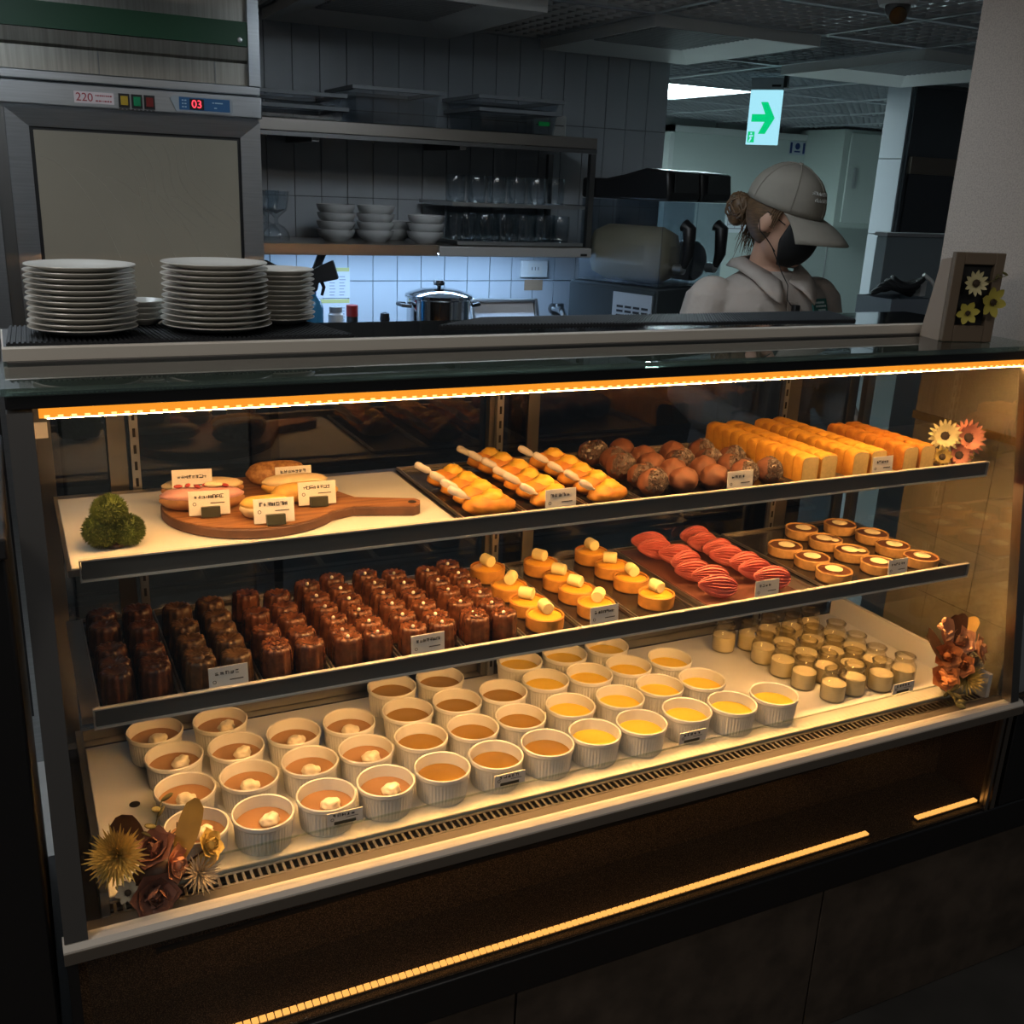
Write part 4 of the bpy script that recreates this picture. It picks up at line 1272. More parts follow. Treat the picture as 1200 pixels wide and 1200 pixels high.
def stack(cx, cy, R, n, pitch, desc, Rtop=None):
    z = ZL + 0.0043
    me = plate_mesh(R)
    me2 = plate_mesh(Rtop) if Rtop else me
    for i in range(n):
        o = bpy.data.objects.new('plate', me2 if (Rtop and i > 2) else me)
        COL.objects.link(o)
        o.location = (cx + rnd.uniform(-0.0012, 0.0012), cy + rnd.uniform(-0.0012, 0.0012), z)
        pos = 'bottom' if i == 0 else ('topmost' if i == n - 1 else '%s from the bottom' % ORD[i])
        tag(o, 'white plate, %s of the %s' % (pos, desc), 'plate', 'plates stacked on the case')
        z += pitch
stack(0.0895, 1.422, 0.066, 12, 0.0069, 'stack nearest the ledge end')
stack(0.2555, 1.424, 0.0715, 12, 0.0072, 'tallest stack on the mat', 0.0685)
stack(0.355, 1.478, 0.048, 11, 0.0066, 'slim stack behind the tallest one')
stack(0.168, 1.492, 0.030, 4, 0.0075, 'low stack between two tall ones')

# framed flower sign on the top glass
fs = thing('silk_flower_picture', 'small brown box frame with yellow and white silk flowers on the glass top', 'picture frame', (1.492, 1.262, 1.2708), (0, 0, -0.30))
mat('frame_brown', (0.17, 0.125, 0.085), 0.6)
mat('frame_side', (0.33, 0.25, 0.19), 0.7)
W_, Hh = 0.046, 0.150
for x0, x1, z0, z1 in ((-W_, -W_ + 0.018, 0.0, Hh), (W_ - 0.018, W_, 0.0, Hh), (-W_ + 0.018, W_ - 0.018, 0, 0.028), (-W_ + 0.018, W_ - 0.018, Hh - 0.020, Hh)):
    MB().box(x0, x1, -0.012, 0.0, z0, z1).build('frame_bar', 'frame_brown', fs, world=False, bevel=0.0015)
MB().box(-W_ + 0.018, W_ - 0.018, -0.003, 0.0, 0.028, Hh - 0.020).build('backing', 'black_matte', fs, world=False)
MB().prism_x([(0.0002, 0.0), (0.062, 0.0), (0.030, 0.135), (0.0002, 0.140)], -W_, W_).build('easel_box', 'frame_side', fs, world=False)
gerbera(fs, (-0.008, -0.020, 0.100), (0, -1, 0.1), 0.022, 'petal_pale', rows=1, n=12, eye=0.3)
mat('petal_bright', (0.55, 0.47, 0.08), 0.6)
gerbera(fs, (0.026, -0.024, 0.070), (0.2, -1, 0), 0.027, 'petal_bright', rows=1, n=6, eye=0.22)
gerbera(fs, (-0.012, -0.018, 0.050), (-0.2, -1, 0), 0.020, 'petal_bright', rows=1, n=6, eye=0.22)
sprig(fs, (0.0, -0.014, 0.090), (0.8, -0.2, 0.6), 0.058, 'leaf_olive', 5, 0.005)

# ---------------------------------------------------------------- fridge
fr = thing('upright_fridge', 'tall stainless upright fridge with beige glazed door and digital panel', 'fridge', (0.2, 2.9, 0))
mat('fridge_film', (0.235, 0.205, 0.155), 0.42, noise_s=3, noise_a=0.12)
mat('fridge_steel', (0.46, 0.48, 0.50), 0.34, 1.0, noise_s=26, noise_a=0.12, stretch=(0.4, 0.4, 10))
mat('louver_steel', (0.38, 0.36, 0.32), 0.36, 1.0, noise_s=16, noise_a=0.25, stretch=(9, 1, 0.3))
mat('green_band', (0.006, 0.060, 0.022), 0.45)
def fp(b, n, m, parent=None, **k):
    return b.build(n, m, parent or fr, **k)
YF = 2.60
fp(MB().box(-0.62, 0.592, YF + 0.03, 3.20, 0, 1.94), 'cabinet_body', 'fridge_steel')
# top louver section
fp(MB().box(-0.62, 0.566, YF + 0.018, YF + 0.029, 1.69, 1.94), 'top_panel', 'louver_steel')
fp(MB().box(-0.62, 0.566, YF + 0.004, YF + 0.0175, 1.774, 1.826), 'green_strip', 'green_band')
fp(MB().prism_x([(YF + 0.0175, 1.738), (YF + 0.0175, 1.772), (YF + 0.004, 1.772), (YF + 0.008, 1.744)], -0.62, 0.566), 'bevel_strip', 'louver_steel')
fp(MB().lathe([(0.006, 0), (0.005, 0.003), (0, 0.004)], 12, T(0.548, YF + 0.004, 1.787) @ RX(PI / 2), cap=False), 'screw', 'steel')
for xs in (0.238, 0.49):
    fp(MB().box(xs, xs + 0.003, YF + 0.0165, YF + 0.0179, 1.69, 1.772), 'panel_seam', 'steel_dark')
fp(MB().box(0.566, 0.592, YF, YF + 0.029, 1.69, 1.94), 'side_trim', 'fridge_steel')
fp(MB().box(-0.62, 0.592, YF + 0.002, YF + 0.029, 1.669, 1.6895), 'cross_trim', 'fridge_steel', bevel=0.003)
ctl = fp(MB().box(-0.62, 0.594, YF, YF + 0.029, 1.6185, 1.667), 'control_panel', 'fridge_steel', bevel=0.003)
# voltage label, rocker switches, digital display
lb = MB().box(0.182, 0.264, YF - 0.0015, YF - 0.0002, 1.628, 1.652).build('voltage_label', mat('label_pink', (0.66, 0.56, 0.56), 0.5).name, ctl)
me = text_mesh('label_text', '220', 0.024, mat('label_red', (0.35, 0.03, 0.04), 0.5).name)
o = link('label_text', me, lb, loc=(0.203, YF - 0.0018, 1.6395), rot=(PI / 2, 0, 0))
o.parent = ctl
o.location = Vector((0.203, YF - 0.0018, 1.6395)) - Vector(fr.location) - Vector(ctl.location)
m = MB()
r_ = random.Random(2)
for zz in (1.634, 1.645):
    xx = 0.226
    while xx < 0.258:
        ww = r_.uniform(0.001, 0.005)
        m.box(xx, xx + ww, YF - 0.0022, YF - 0.0016, zz - 0.0015, zz + 0.0015)
        xx += ww + 0.0015
m.build('small_print', 'label_red', ctl)
for xs, c, nm in ((0.274, (0.42, 0.27, 0.02), 'amber'), (0.301, (0.0, 0.20, 0.075), 'green'), (0.328, (0.16, 0.012, 0.010), 'red')):
    bz = MB().box(xs, xs + 0.023, YF - 0.004, YF - 0.0002, 1.6235, 1.653).build('switch', 'black', ctl)
    MB().box(xs + 0.004, xs + 0.019, YF - 0.0075, YF - 0.0042, 1.629, 1.648).build('rocker', mat('rocker_' + nm, c, 0.3).name, bz)
m = MB()
for q in range(9):
    m.box(0.274 + q * 0.0088, 0.2795 + q * 0.0088, YF - 0.0012, YF - 0.0002, 1.6195, 1.6218)
m.build('switch_caption', 'ink', ctl)
dp = MB()
dp.prism([(0.390, 0.0165), (0.397, 0.0), (0.520, 0.0), (0.525, 0.004), (0.525, 0.029), (0.520, 0.033), (0.392, 0.033), (0.384, 0.027)], 0, 0.003, T(0, YF - 0.0002, 1.624) @ RX(PI / 2))
ds = dp.build('display_bezel', mat('bezel_grey', (0.30, 0.33, 0.35), 0.4).name, ctl)
MB().box(0.404, 0.518, YF - 0.0045, YF - 0.0033, 1.628, 1.655).build('display_face', mat('display_blue', (0.02, 0.10, 0.24), 0.35).name, ctl)
MB().box(0.427, 0.459, YF - 0.0056, YF - 0.0046, 1.6295, 1.6525).build('display_window', 'black', ctl)
me = text_mesh('display_digits', '03', 0.024, 'display_red')
o = link('display_digits', me, ctl)
o.location = Vector((0.443, YF - 0.0064, 1.6405))
o.rotation_euler = (PI / 2, 0, 0)
m = MB()
for xx, zz, ww in ((0.478, 1.645, 0.004), (0.484, 1.645, 0.018), (0.482, 1.634, 0.006), (0.410, 1.647, 0.004), (0.410, 1.640, 0.004), (0.410, 1.633, 0.004), (0.416, 1.647, 0.004), (0.416, 1.640, 0.004), (0.416, 1.633, 0.004)):
    m.box(xx, xx + ww, YF - 0.0052, YF - 0.0046, zz, zz + 0.0025)
m.build('display_marks', mat('mark_pale', (0.35, 0.5, 0.6), 0.5).name, ctl)
# doors
def fridge_door(x0, x1):
    d = thing('door', '', 'x', (0, 0, 0))
    for k in ('label', 'category'):
        del d[k]
    d.parent = fr
    d.location = -Vector(fr.location)
    fw = 0.046
    z0, z1 = 0.15, 1.611
    def fb(pts, depth0=YF, depth1=YF + 0.028):
        m = MB()
        m.add([(px, depth0 + (0.007 if i in (2, 3) else 0), pz) for i, (px, pz) in enumerate(pts)] + [(px, depth1, pz) for px, pz in pts],
              [(0, 1, 2, 3), (7, 6, 5, 4), (0, 4, 5, 1), (1, 5, 6, 2), (2, 6, 7, 3), (3, 7, 4, 0)])
        m.build('door_frame', 'fridge_steel', d, world=False)
    fb([(x0, z1), (x1, z1), (x1 - fw, z1 - fw * 0.8), (x0 + fw, z1 - fw * 0.8)])
    fb([(x0, z0), (x0, z1), (x0 + fw, z1 - fw * 0.8), (x0 + fw, z0)])
    fb([(x1, z1), (x1, z0), (x1 - fw, z0), (x1 - fw, z1 - fw * 0.8)])
    a, b, zt = x0 + fw, x1 - fw, z1 - fw * 0.8
    MB().box(a, b, YF + 0.012, YF + 0.020, z0, zt).build('door_gasket', 'black', d, world=False)
    p = MB().box(a + 0.008, b - 0.008, YF + 0.008, YF + 0.0118, z0, zt - 0.007).build('door_panel', 'fridge_film', d, world=False)
    # faint engraved waves
    m = MB()
    for q in range(13):
        pts = []
        for k in range(13):
            u = k / 12
            if q < 8:
                px = a + 0.14 + q * 0.028 + u * 0.13 + 0.025 * math.sin(u * 5 + q * 0.4)
                pz = zt - 0.02 - u * 0.19 + 0.0 * q
            else:
                px = a + 0.01 + (q - 8) * 0.07 + u * 0.16
                pz = zt - 0.06 - (q - 8) * 0.02 - u * u * 0.22
            if px < b - 0.012:
                pts.append((px, YF + 0.0078, pz))
        if len(pts) > 2:
            m.tube(pts, 0.0005, 4)
    m.build('engraved_lines', mat('wave_line', (0.31, 0.28, 0.22), 0.5).name, p, world=False)
fridge_door(0.040, 0.588)
fridge_door(-0.56, 0.012)
fp(MB().box(0.0125, 0.0395, YF + 0.008, YF + 0.029, 0.15, 1.611), 'door_mullion', 'steel_dark')

# ---------------------------------------------------------------- rear worktop and wall shelf
wt = thing('rear_worktop', 'stainless worktop along the tiled kitchen wall', 'worktop', (1.4, 2.95, 0))
MB().box(0.62, 2.14, 2.66, 3.215, 0.955, 0.985).build('worktop_slab', 'steel', wt, bevel=0.003)
MB().box(0.64, 2.12, 2.72, 3.21, 0.0, 0.954).build('base_unit', 'steel', wt)
ws = thing('wall_shelf', 'two tier stainless wall shelf with blue-white light under it', 'shelf', (1.2, 3.05, 1.28))
MB().box(0.645, 1.69, 2.90, 3.214, 1.607, 1.640).build('top_board', 'steel_warm', ws, bevel=0.002)
MB().box(0.645, 1.69, 2.90, 2.904, 1.595, 1.606).build('top_lip', 'steel_dark', ws)
MB().box(0.645, 1.685, 2.90, 3.214, 1.292, 1.3145).build('lower_board', 'steel_warm', ws, bevel=0.002)
MB().box(0.650, 1.168, 2.8985, 2.9005, 1.284, 1.3145).build('lower_lip', 'steel_warm', ws)
dw = MB().box(1.17, 1.684, 2.885, 2.8995, 1.284, 1.3125).build('drawer_front', mat('drawer_grey', (0.42, 0.43, 0.43), 0.45, 0.3).name, ws, bevel=0.002)
MB().box(1.645, 1.668, 2.8838, 2.8849, 1.289, 1.296).build('drawer_badge', 'black', dw)
for px, py in ((1.68, 2.91), (1.68, 3.19)):
    MB().box(px - 0.009, px + 0.009, py - 0.009, py + 0.009, 1.315, 1.594).build('post', 'steel_dark', ws)
for xb in (0.80, 1.24):
    MB().box(xb, xb + 0.02, 2.92, 3.21, 1.585, 1.6065).build('stiffener', 'steel_dark', ws)
lt = MB().box(0.70, 1.62, 3.02, 3.05, 1.283, 1.2915).build('under_shelf_lamp', 'white_plastic', ws)
MB().box(0.71, 1.61, 3.024, 3.046, 1.281, 1.2828).build('lamp_tube', 'blue_led', ws)

# polycarbonate food boxes on the top board
def food_box(name, x0, x1, y0, y1, z, h, label, tags=False, lid=False):
    t = thing(name, label, 'food box', ((x0 + x1) / 2, (y0 + y1) / 2, z))
    tp = 0.018
    m = MB()
    a, b, c, d = x0 + tp, x1 - tp, y0 + tp, y1 - tp
    th = 0.003
    def ring(ins, zz, o):
        return [(x0 + ins + o, y0 + ins + o, zz), (x1 - ins - o, y0 + ins + o, zz), (x1 - ins - o, y1 - ins - o, zz), (x0 + ins + o, y1 - ins - o, zz)]
    m.loft([ring(tp, z + 0.001, 0), ring(0.012, z + h * 0.8, 0), ring(0.010, z + h - 0.01, 0), ring(0.010, z + h - 0.01, th), ring(tp, z + 0.001 + th, th)], cap=True)
    m.build('box_wall', 'plastic_clear', t)
    r = MB()
    r.box(x0, x1, y0, y0 + 0.014, z + h - 0.0098, z + h)
    r.box(x0, x1, y1 - 0.014, y1, z + h - 0.0098, z + h)
    r.box(x0, x0 + 0.014, y0 + 0.014, y1 - 0.014, z + h - 0.0098, z + h)
    r.box(x1 - 0.014, x1, y0 + 0.014, y1 - 0.014, z + h - 0.0098, z + h)
    r.build('box_rim', mat('rim_smoke', (0.24, 0.26, 0.28), 0.25).name, t)
    if tags:
        MB().box(x1 - 0.075, x1 - 0.038, y0 + 0.006, y0 + 0.0085, z + 0.026, z + 0.038).build('green_sticker', mat('sticker_green', (0.0, 0.42, 0.08), 0.5).name, t)
    return t
ZT = 1.6405
food_box('food_box', 0.62, 0.905, 2.915, 3.19, ZT, 0.036, 'low clear food box at the fridge end, under another')
food_box('food_box', 0.615, 0.90, 2.915, 3.19, ZT + 0.0365, 0.034, 'low clear food box at the fridge end, on top of another')
food_box('food_box', 0.918, 1.19, 2.925, 3.20, ZT, 0.098, 'deep clear food box in the middle of the top shelf')
food_box('food_box', 1.30, 1.575, 2.925, 3.20, ZT, 0.066, 'clear food box with a green sticker', True)
food_box('food_box', 1.296, 1.579, 2.921, 3.204, ZT + 0.0662, 0.034, 'shallow clear food box on top of the green sticker box')
for x0, l in ((1.598, 'small white wall box beside the stickered food box'), (1.665, 'small white wall box with printed line')):
    t = thing('wall_box', l, 'wall box', (x0 + 0.02, 3.20, ZT + 0.02))
    MB().box(x0, x0 + 0.058, 3.165, 3.218, ZT + 0.002, ZT + 0.075).build('box_case', 'white_plastic', t, bevel=0.006)
    MB().box(x0 + 0.012, x0 + 0.046, 3.1635, 3.1649, ZT + 0.042, ZT + 0.0445).build('box_print', 'ink', t)

# bowls, glasses
ZS = 1.3148
bowl = MB().lathe([(0.0, 0.004), (0.026, 0.004), (0.028, 0.0), (0.031, 0.0), (0.034, 0.004), (0.050, 0.016), (0.055, 0.028), (0.0562, 0.034), (0.0545, 0.0345),
                   (0.052, 0.028), (0.046, 0.017), (0.030, 0.008), (0.0, 0.007)], 40, cap=False).mesh('bowl', 'bowl_white')
for cx, cy, n, d in ((0.895, 3.02, 4, 'stack of four'), (1.016, 3.02, 4, 'stack near the short one'), (1.168, 3.0, 3, 'short stack by the glasses'), (1.115, 3.13, 2, 'hidden low stack')):
    for i in range(n):
        o = bpy.data.objects.new('bowl', bowl)
        COL.objects.link(o)
        o.location = (cx + rnd.uniform(-0.002, 0.002), cy, ZS + i * 0.0235)
        tag(o, 'white bowl, %s in the %s on the wall shelf' % ('lowest' if i == 0 else ORD[i] + ' up', d), 'bowl', 'bowls on the wall shelf')
mug = thing('glass_mug', '', 'glass', group='glass mugs on the wall shelf')
def facet(th, k, r, z):
    return r * (1 + 0.02 * math.cos(10 * th)), z
MB().lathe([(0.0, 0.0), (0.025, 0.0), (0.027, 0.004), (0.0300, 0.03), (0.0310, 0.06), (0.0295, 0.085), (0.028, 0.088), (0.0275, 0.084), (0.0285, 0.06), (0.0275, 0.03), (0.025, 0.006), (0.0, 0.006)], 40, mod=facet, cap=False).build('mug_glass', 'glass_mug', mug, world=False)
MB().tube([(0.0285, 0, 0.072), (0.042, 0, 0.074), (0.048, 0, 0.055), (0.045, 0, 0.030), (0.0285, 0, 0.020)], 0.004, 8).build('mug_handle', 'glass_mug', mug, world=False)
MP = Proto(mug)
def glass_tray(z, label, xs0, xs1):
    t = thing('glass_tray', label, 'tray', (1.45, 3.03, z))
    MB().box(xs0 + 0.02, xs1 - 0.02, 2.925, 3.165, z, z + 0.002).build('tray_base', 'steel', t)
    m = MB()
    for (a, b, c, d) in ((xs0, xs1, 2.91, 2.926), (xs0, xs1, 3.164, 3.18), (xs0, xs0 + 0.02, 2.926, 3.164), (xs1 - 0.02, xs1, 2.926, 3.164)):
        m.box(a, b, c, d, z + 0.0021, z + 0.012)
    m.build('tray_rim', 'steel', t)
glass_tray(ZS, 'flat steel tray under the lower row of glass mugs', 1.235, 1.665)
glass_tray(ZS + 0.112, 'flat steel tray carrying the upper row of glass mugs', 1.215, 1.665)
for k in range(6):
    for b in range(2):
        MP.put((1.282 + k * 0.0655 + 0.006 * b, 2.965 + b * 0.105, ZS + 0.0025), (0, 0, PI / 2 + rnd.uniform(-0.15, 0.15)),
               'glass mug on the lower tray, %s from the bowls, %s' % (ORD[k], 'wall row' if b else 'aisle row'))
for k in range(6):
    MP.put((1.262 + k * 0.0685, 3.0, ZS + 0.1142), (0, 0, PI / 2 + rnd.uniform(-0.15, 0.15)), 'glass mug on the upper tray, %s from the bowl side' % ORD[k])
for k in range(2):
    gb = thing('sundae_glass', 'upturned stemmed sundae glass by the fridge, %s' % ('against the wall' if k else 'at the shelf edge'), 'glass', (0.712, 2.985 + k * 0.11, ZS), group='sundae glasses')
    MB().lathe([(0.036, 0), (0.0365, 0.010), (0.034, 0.025), (0.022, 0.040), (0.006, 0.048), (0.005, 0.062), (0.012, 0.070), (0.030, 0.085), (0.034, 0.110), (0.036, 0.136), (0.0345, 0.136), (0.032, 0.11), (0.028, 0.088), (0.0, 0.074)], 32, cap=False).build('sundae_bowl', 'glass_mug', gb, world=False)

# things in the lit niche
t = thing('stock_pot', 'steel stock pot with glass lid and black knob', 'pot', (1.195, 2.95, 0.986))
MB().lathe([(0.0, 0), (0.095, 0), (0.098, 0.004), (0.098, 0.168), (0.104, 0.172), (0.104, 0.176), (0.096, 0.176), (0.094, 0.168), (0.094, 0.006), (0.0, 0.006)], 48, cap=False).build('pot_body', 'steel_polished', t, world=False)
ld = MB().lathe([(0.102, 0.1765), (0.102, 0.181), (0.09, 0.186), (0.06, 0.195), (0.02, 0.200), (0.0, 0.200)], 48, cap=False).build('pot_lid', 'steel_polished', t, world=False)
MB().lathe([(0.006, 0.2005), (0.006, 0.207), (0.016, 0.209), (0.018, 0.216), (0.015, 0.223), (0.0, 0.224)], 20, cap=False).build('lid_knob', 'black', ld, world=False)
for s in (-1, 1):
    MB().tube([(s * 0.099, -0.03, 0.150), (s * 0.125, -0.022, 0.152), (s * 0.128, 0, 0.153), (s * 0.125, 0.022, 0.152), (s * 0.099, 0.03, 0.150)], 0.006, 8).build('pot_handle', 'black', t, world=False)
for k, (px, pz) in enumerate(((0.9, 1.030), (0.9, 1.128))):
    t = thing('wall_note', 'printed list with yellow header taped to the wall, %s one' % ('lower', 'upper')[k], 'paper', (0.95, 3.218, pz))
    MB().box(0.885, 0.997, 3.2165, 3.2185, pz, pz + 0.094).build('sheet', mat('paper', (0.66, 0.68, 0.72), 0.7).name, t)
    MB().box(0.887, 0.995, 3.2158, 3.2164, pz + 0.082, pz + 0.094).build('yellow_header', mat('paper_yellow', (0.58, 0.56, 0.22), 0.7).name, t)
    m = MB()
    for q in range(14):
        m.box(0.93 + (q % 2) * 0.032, 0.945 + (q % 2) * 0.032 + rnd.uniform(0, 0.006), 3.2158, 3.2164, pz + 0.008 + (q // 2) * 0.0095, pz + 0.0105 + (q // 2) * 0.0095)
    m.build('print_lines', mat('print_grey', (0.30, 0.32, 0.38), 0.7).name, t)
t = thing('power_outlet', 'white twin power outlet on the tiles', 'power outlet', (1.65, 3.215, 1.2))
MB().box(1.60, 1.702, 3.205, 3.2188, 1.192, 1.25).build('plate', 'white_plastic', t, bevel=0.003)
MB().box(1.625, 1.677, 3.2025, 3.2048, 1.203, 1.240).build('socket_face', 'white_enamel', t)
m = MB()
for xx in (1.638, 1.650, 1.662):
    m.box(xx, xx + 0.002, 3.2018, 3.2024, 1.217, 1.228)
m.build('socket_slots', 'black', t)
tag(MB().box(1.62, 1.69, 3.2172, 3.2187, 1.148, 1.184).build('kraft_note', mat('kraft', (0.36, 0.24, 0.15), 0.8).name), 'small kraft paper note below the power outlet', 'paper')
t = thing('leaning_tray', 'steel tray leaning on the tiles with a paper inside', 'tray', (1.46, 3.0, 0.986), (-0.35, 0, 0))
MB().box(-0.11, 0.11, 0, 0.003, 0.0, 0.150).build('tray_base', 'paper', t, world=False)
m = MB()
for a, b, c, d in ((-0.122, -0.11, 0, 0.16), (0.11, 0.122, 0, 0.16), (-0.11, 0.11, 0.150, 0.16), (-0.11, 0.11, 0, 0.01)):
    m.box(a, b, -0.016, 0.003, c, d)
m.build('tray_rim', 'steel', t, world=False, bevel=0.003)
t = thing('wall_tap', 'small chrome tap on the tiles near the drink machine', 'tap', (1.73, 3.2, 1.06))
MB().lathe([(0.018, 0), (0.018, 0.006), (0.009, 0.008), (0.009, 0.05), (0.012, 0.052), (0.012, 0.07), (0, 0.07)], 20, T(1.735, 3.2185, 1.085) @ RX(PI / 2), cap=False).build('tap_body', 'steel', t)
MB().tube([(1.735, 3.155, 1.085), (1.735, 3.14, 1.075), (1.735, 3.135, 1.045)], 0.009, 10).build('tap_spout', 'steel', t)
MB().box(1.72, 1.75, 3.16, 3.175, 1.094, 1.108).build('tap_lever', 'steel', t, bevel=0.003)
# trigger bottles
mat('bottle_blue', (0.04, 0.20, 0.38), 0.2)
def bottle(x, y, rz, h, label, stick=False):
    t = thing('spray_bottle', label, 'bottle', (x, y, 0.986), (0, 0, rz), 'blue spray bottles')
    MB().lathe([(0.0, 0), (0.030, 0), (0.032, 0.004), (0.032, h), (0.026, h + 0.018), (0.013, h + 0.034), (0.013, h + 0.045), (0, h + 0.045)], 28, cap=False).build('bottle_body', 'bottle_blue', t, world=False)
    hd = MB()
    z = h + 0.046
    hd.prism_x([(-0.075, z + 0.035), (-0.060, z + 0.085), (-0.020, z + 0.066), (0.030, z + 0.040), (0.060, z + 0.010), (0.035, z - 0.006), (-0.016, z), (-0.020, z + 0.022)], -0.018, 0.018)
    hd.build('spray_head', 'black_matte', t, world=False, bevel=0.003)
    MB().tube([(0, -0.022, z + 0.040), (0, -0.034, z + 0.010), (0, -0.028, z - 0.012)], [0.006, 0.005, 0.004], 8).build('trigger', 'black_matte', t, world=False)
bottle(0.680, 2.78, math.radians(-75), 0.165, 'blue spray bottle with black head half behind the plates')
bottle(0.770, 2.84, math.radians(70), 0.160, 'blue spray bottle with black head below the notes')
t = thing('scraper', 'black handled scraper standing behind the spray bottles', 'scraper', (0.775, 2.93, 0.986))
MB().tube([(0.762, 2.93, 0.9885), (0.765, 2.93, 1.10), (0.790, 2.93, 1.20), (0.833, 2.93, 1.300)], [0.010, 0.010, 0.011, 0.012], 10).build('handle', 'black_matte', t)
MB().prism_x([(2.92, 1.15), (2.94, 1.15), (2.94, 1.23), (2.92, 1.23)], 0.715, 0.775).build('blade', 'black_matte', t)
t = thing('spice_tin', 'small red and black tin under the wall notes', 'tin', (0.93, 2.98, 0.986))
MB().lathe([(0, 0), (0.017, 0), (0.017, 0.115), (0, 0.115)], 20, cap=False).build('tin_base', 'black', t, world=False)
MB().lathe([(0, 0.1155), (0.0175, 0.1155), (0.0175, 0.148), (0, 0.148)], 20, cap=False).build('tin_lid', mat('tin_red', (0.30, 0.02, 0.02), 0.4).name, t, world=False)
t = thing('pepper_mill', 'small black knob topped mill beside the stock pot', 'mill', (1.022, 2.95, 0.986))
MB().lathe([(0, 0), (0.018, 0), (0.015, 0.05), (0.012, 0.095), (0.015, 0.108), (0.013, 0.126), (0, 0.130)], 20, cap=False).build('mill_body', 'black', t, world=False)
t = thing('white_jar', 'small white lidded jar in front of the notes', 'jar', (0.865, 2.93, 0.986))
MB().lathe([(0, 0), (0.022, 0), (0.022, 0.128), (0.016, 0.135), (0, 0.135)], 20, cap=False).build('jar_body', 'white_plastic', t, world=False)
MB().lathe([(0, 0.1352), (0.019, 0.1352), (0.019, 0.150), (0, 0.150)], 20, cap=False).build('jar_lid', 'grey_plastic', t, world=False)

# ---------------------------------------------------------------- slush drink machine
dm = thing('drink_dispenser', 'two bowl chilled drink machine with black lids and taps', 'drink machine', (1.890, 2.86, 0.986), (0, 0, math.radians(20)))
mat('slush', (0.46, 0.38, 0.24), 0.6)
mat('drum', (0.42, 0.42, 0.38), 0.5)
MB().box(-0.18, 0.18, -0.17, 0.18, 0.0, 0.225).build('machine_body', mat('machine_grey', (0.04, 0.05, 0.055), 0.8, spec=0.15).name, dm, world=False, bevel=0.006)
sd = MB().box(-0.186, -0.1805, -0.165, 0.175, 0.0, 0.215).build('side_panel', 'machine_grey', dm, world=False)
MB().box(-0.1915, -0.1865, -0.160, -0.010, 0.0, 0.205).build('side_vent_panel', mat('vent_grey', (0.34, 0.38, 0.42), 0.5).name, dm, world=False)
m = MB()
for q in range(7):
    for c in range(4):
        m.box(-0.1932, -0.1916, -0.148 + c * 0.032, -0.124 + c * 0.032, 0.075 + q * 0.014, 0.082 + q * 0.014)
m.build('vent_slots', 'black', dm, world=False)
for s, xc in ((0, -0.087), (1, 0.087)):
    w2 = 0.080
    zb = 0.228
    bw = MB()
    bw.box(xc - w2, xc + w2, -0.16, 0.16, zb, zb + 0.004)
    bw.box(xc - w2, xc - w2 + 0.004, -0.16, 0.16, zb + 0.004, zb + 0.25)
    bw.box(xc + w2 - 0.004, xc + w2, -0.16, 0.16, zb + 0.004, zb + 0.25)
    bw.box(xc - w2 + 0.004, xc + w2 - 0.004, -0.16, -0.156, zb + 0.004, zb + 0.25)
    bw.box(xc - w2 + 0.004, xc + w2 - 0.004, 0.156, 0.16, zb + 0.004, zb + 0.25)
    bo = bw.build('bowl_tank', 'plastic_clear', dm, world=False)
    if s == 0:
        MB().box(xc - 0.074, xc + 0.074, -0.150, 0.150, zb + 0.006, zb + 0.175).build('frozen_drink', 'slush', dm, world=False, bevel=0.055)
    else:
        MB().lathe([(0.0, -0.12), (0.055, -0.12), (0.062, -0.11), (0.062, 0.13), (0, 0.13)], 30, T(xc, 0, zb + 0.070) @ RX(-PI / 2), cap=False).build('cooling_drum', mat('drum_dark', (0.16, 0.16, 0.16), 0.4).name, dm, world=False)
    MB().prism_x([(-0.168, zb + 0.252), (-0.175, zb + 0.270), (-0.166, zb + 0.338), (-0.08, zb + 0.345), (0.0, zb + 0.325), (0.07, zb + 0.312), (0.165, zb + 0.312), (0.165, zb + 0.252)], xc - w2 - 0.001, xc + w2 + 0.001).build('lid', 'black', dm, world=False, bevel=0.008)
    MB().box(xc - w2 + 0.02, xc + w2 - 0.02, -0.1775, -0.1758, zb + 0.278, zb + 0.332).build('lid_plate', mat('lid_grey', (0.025, 0.027, 0.028), 0.35).name, dm, world=False)
    MB().tube([(xc, -0.182, zb + 0.185), (xc, -0.202, zb + 0.175), (xc, -0.205, zb + 0.10), (xc, -0.192, zb + 0.06)], [0.020, 0.021, 0.018, 0.010], 12).build('tap_handle', 'black', dm, world=False)
    MB().lathe([(0, 0), (0.016, 0), (0.016, 0.03), (0.008, 0.034), (0, 0.034)], 16, T(xc, -0.161, zb + 0.055) @ RX(PI / 2), cap=False).build('tap_spout', 'steel', dm, world=False)

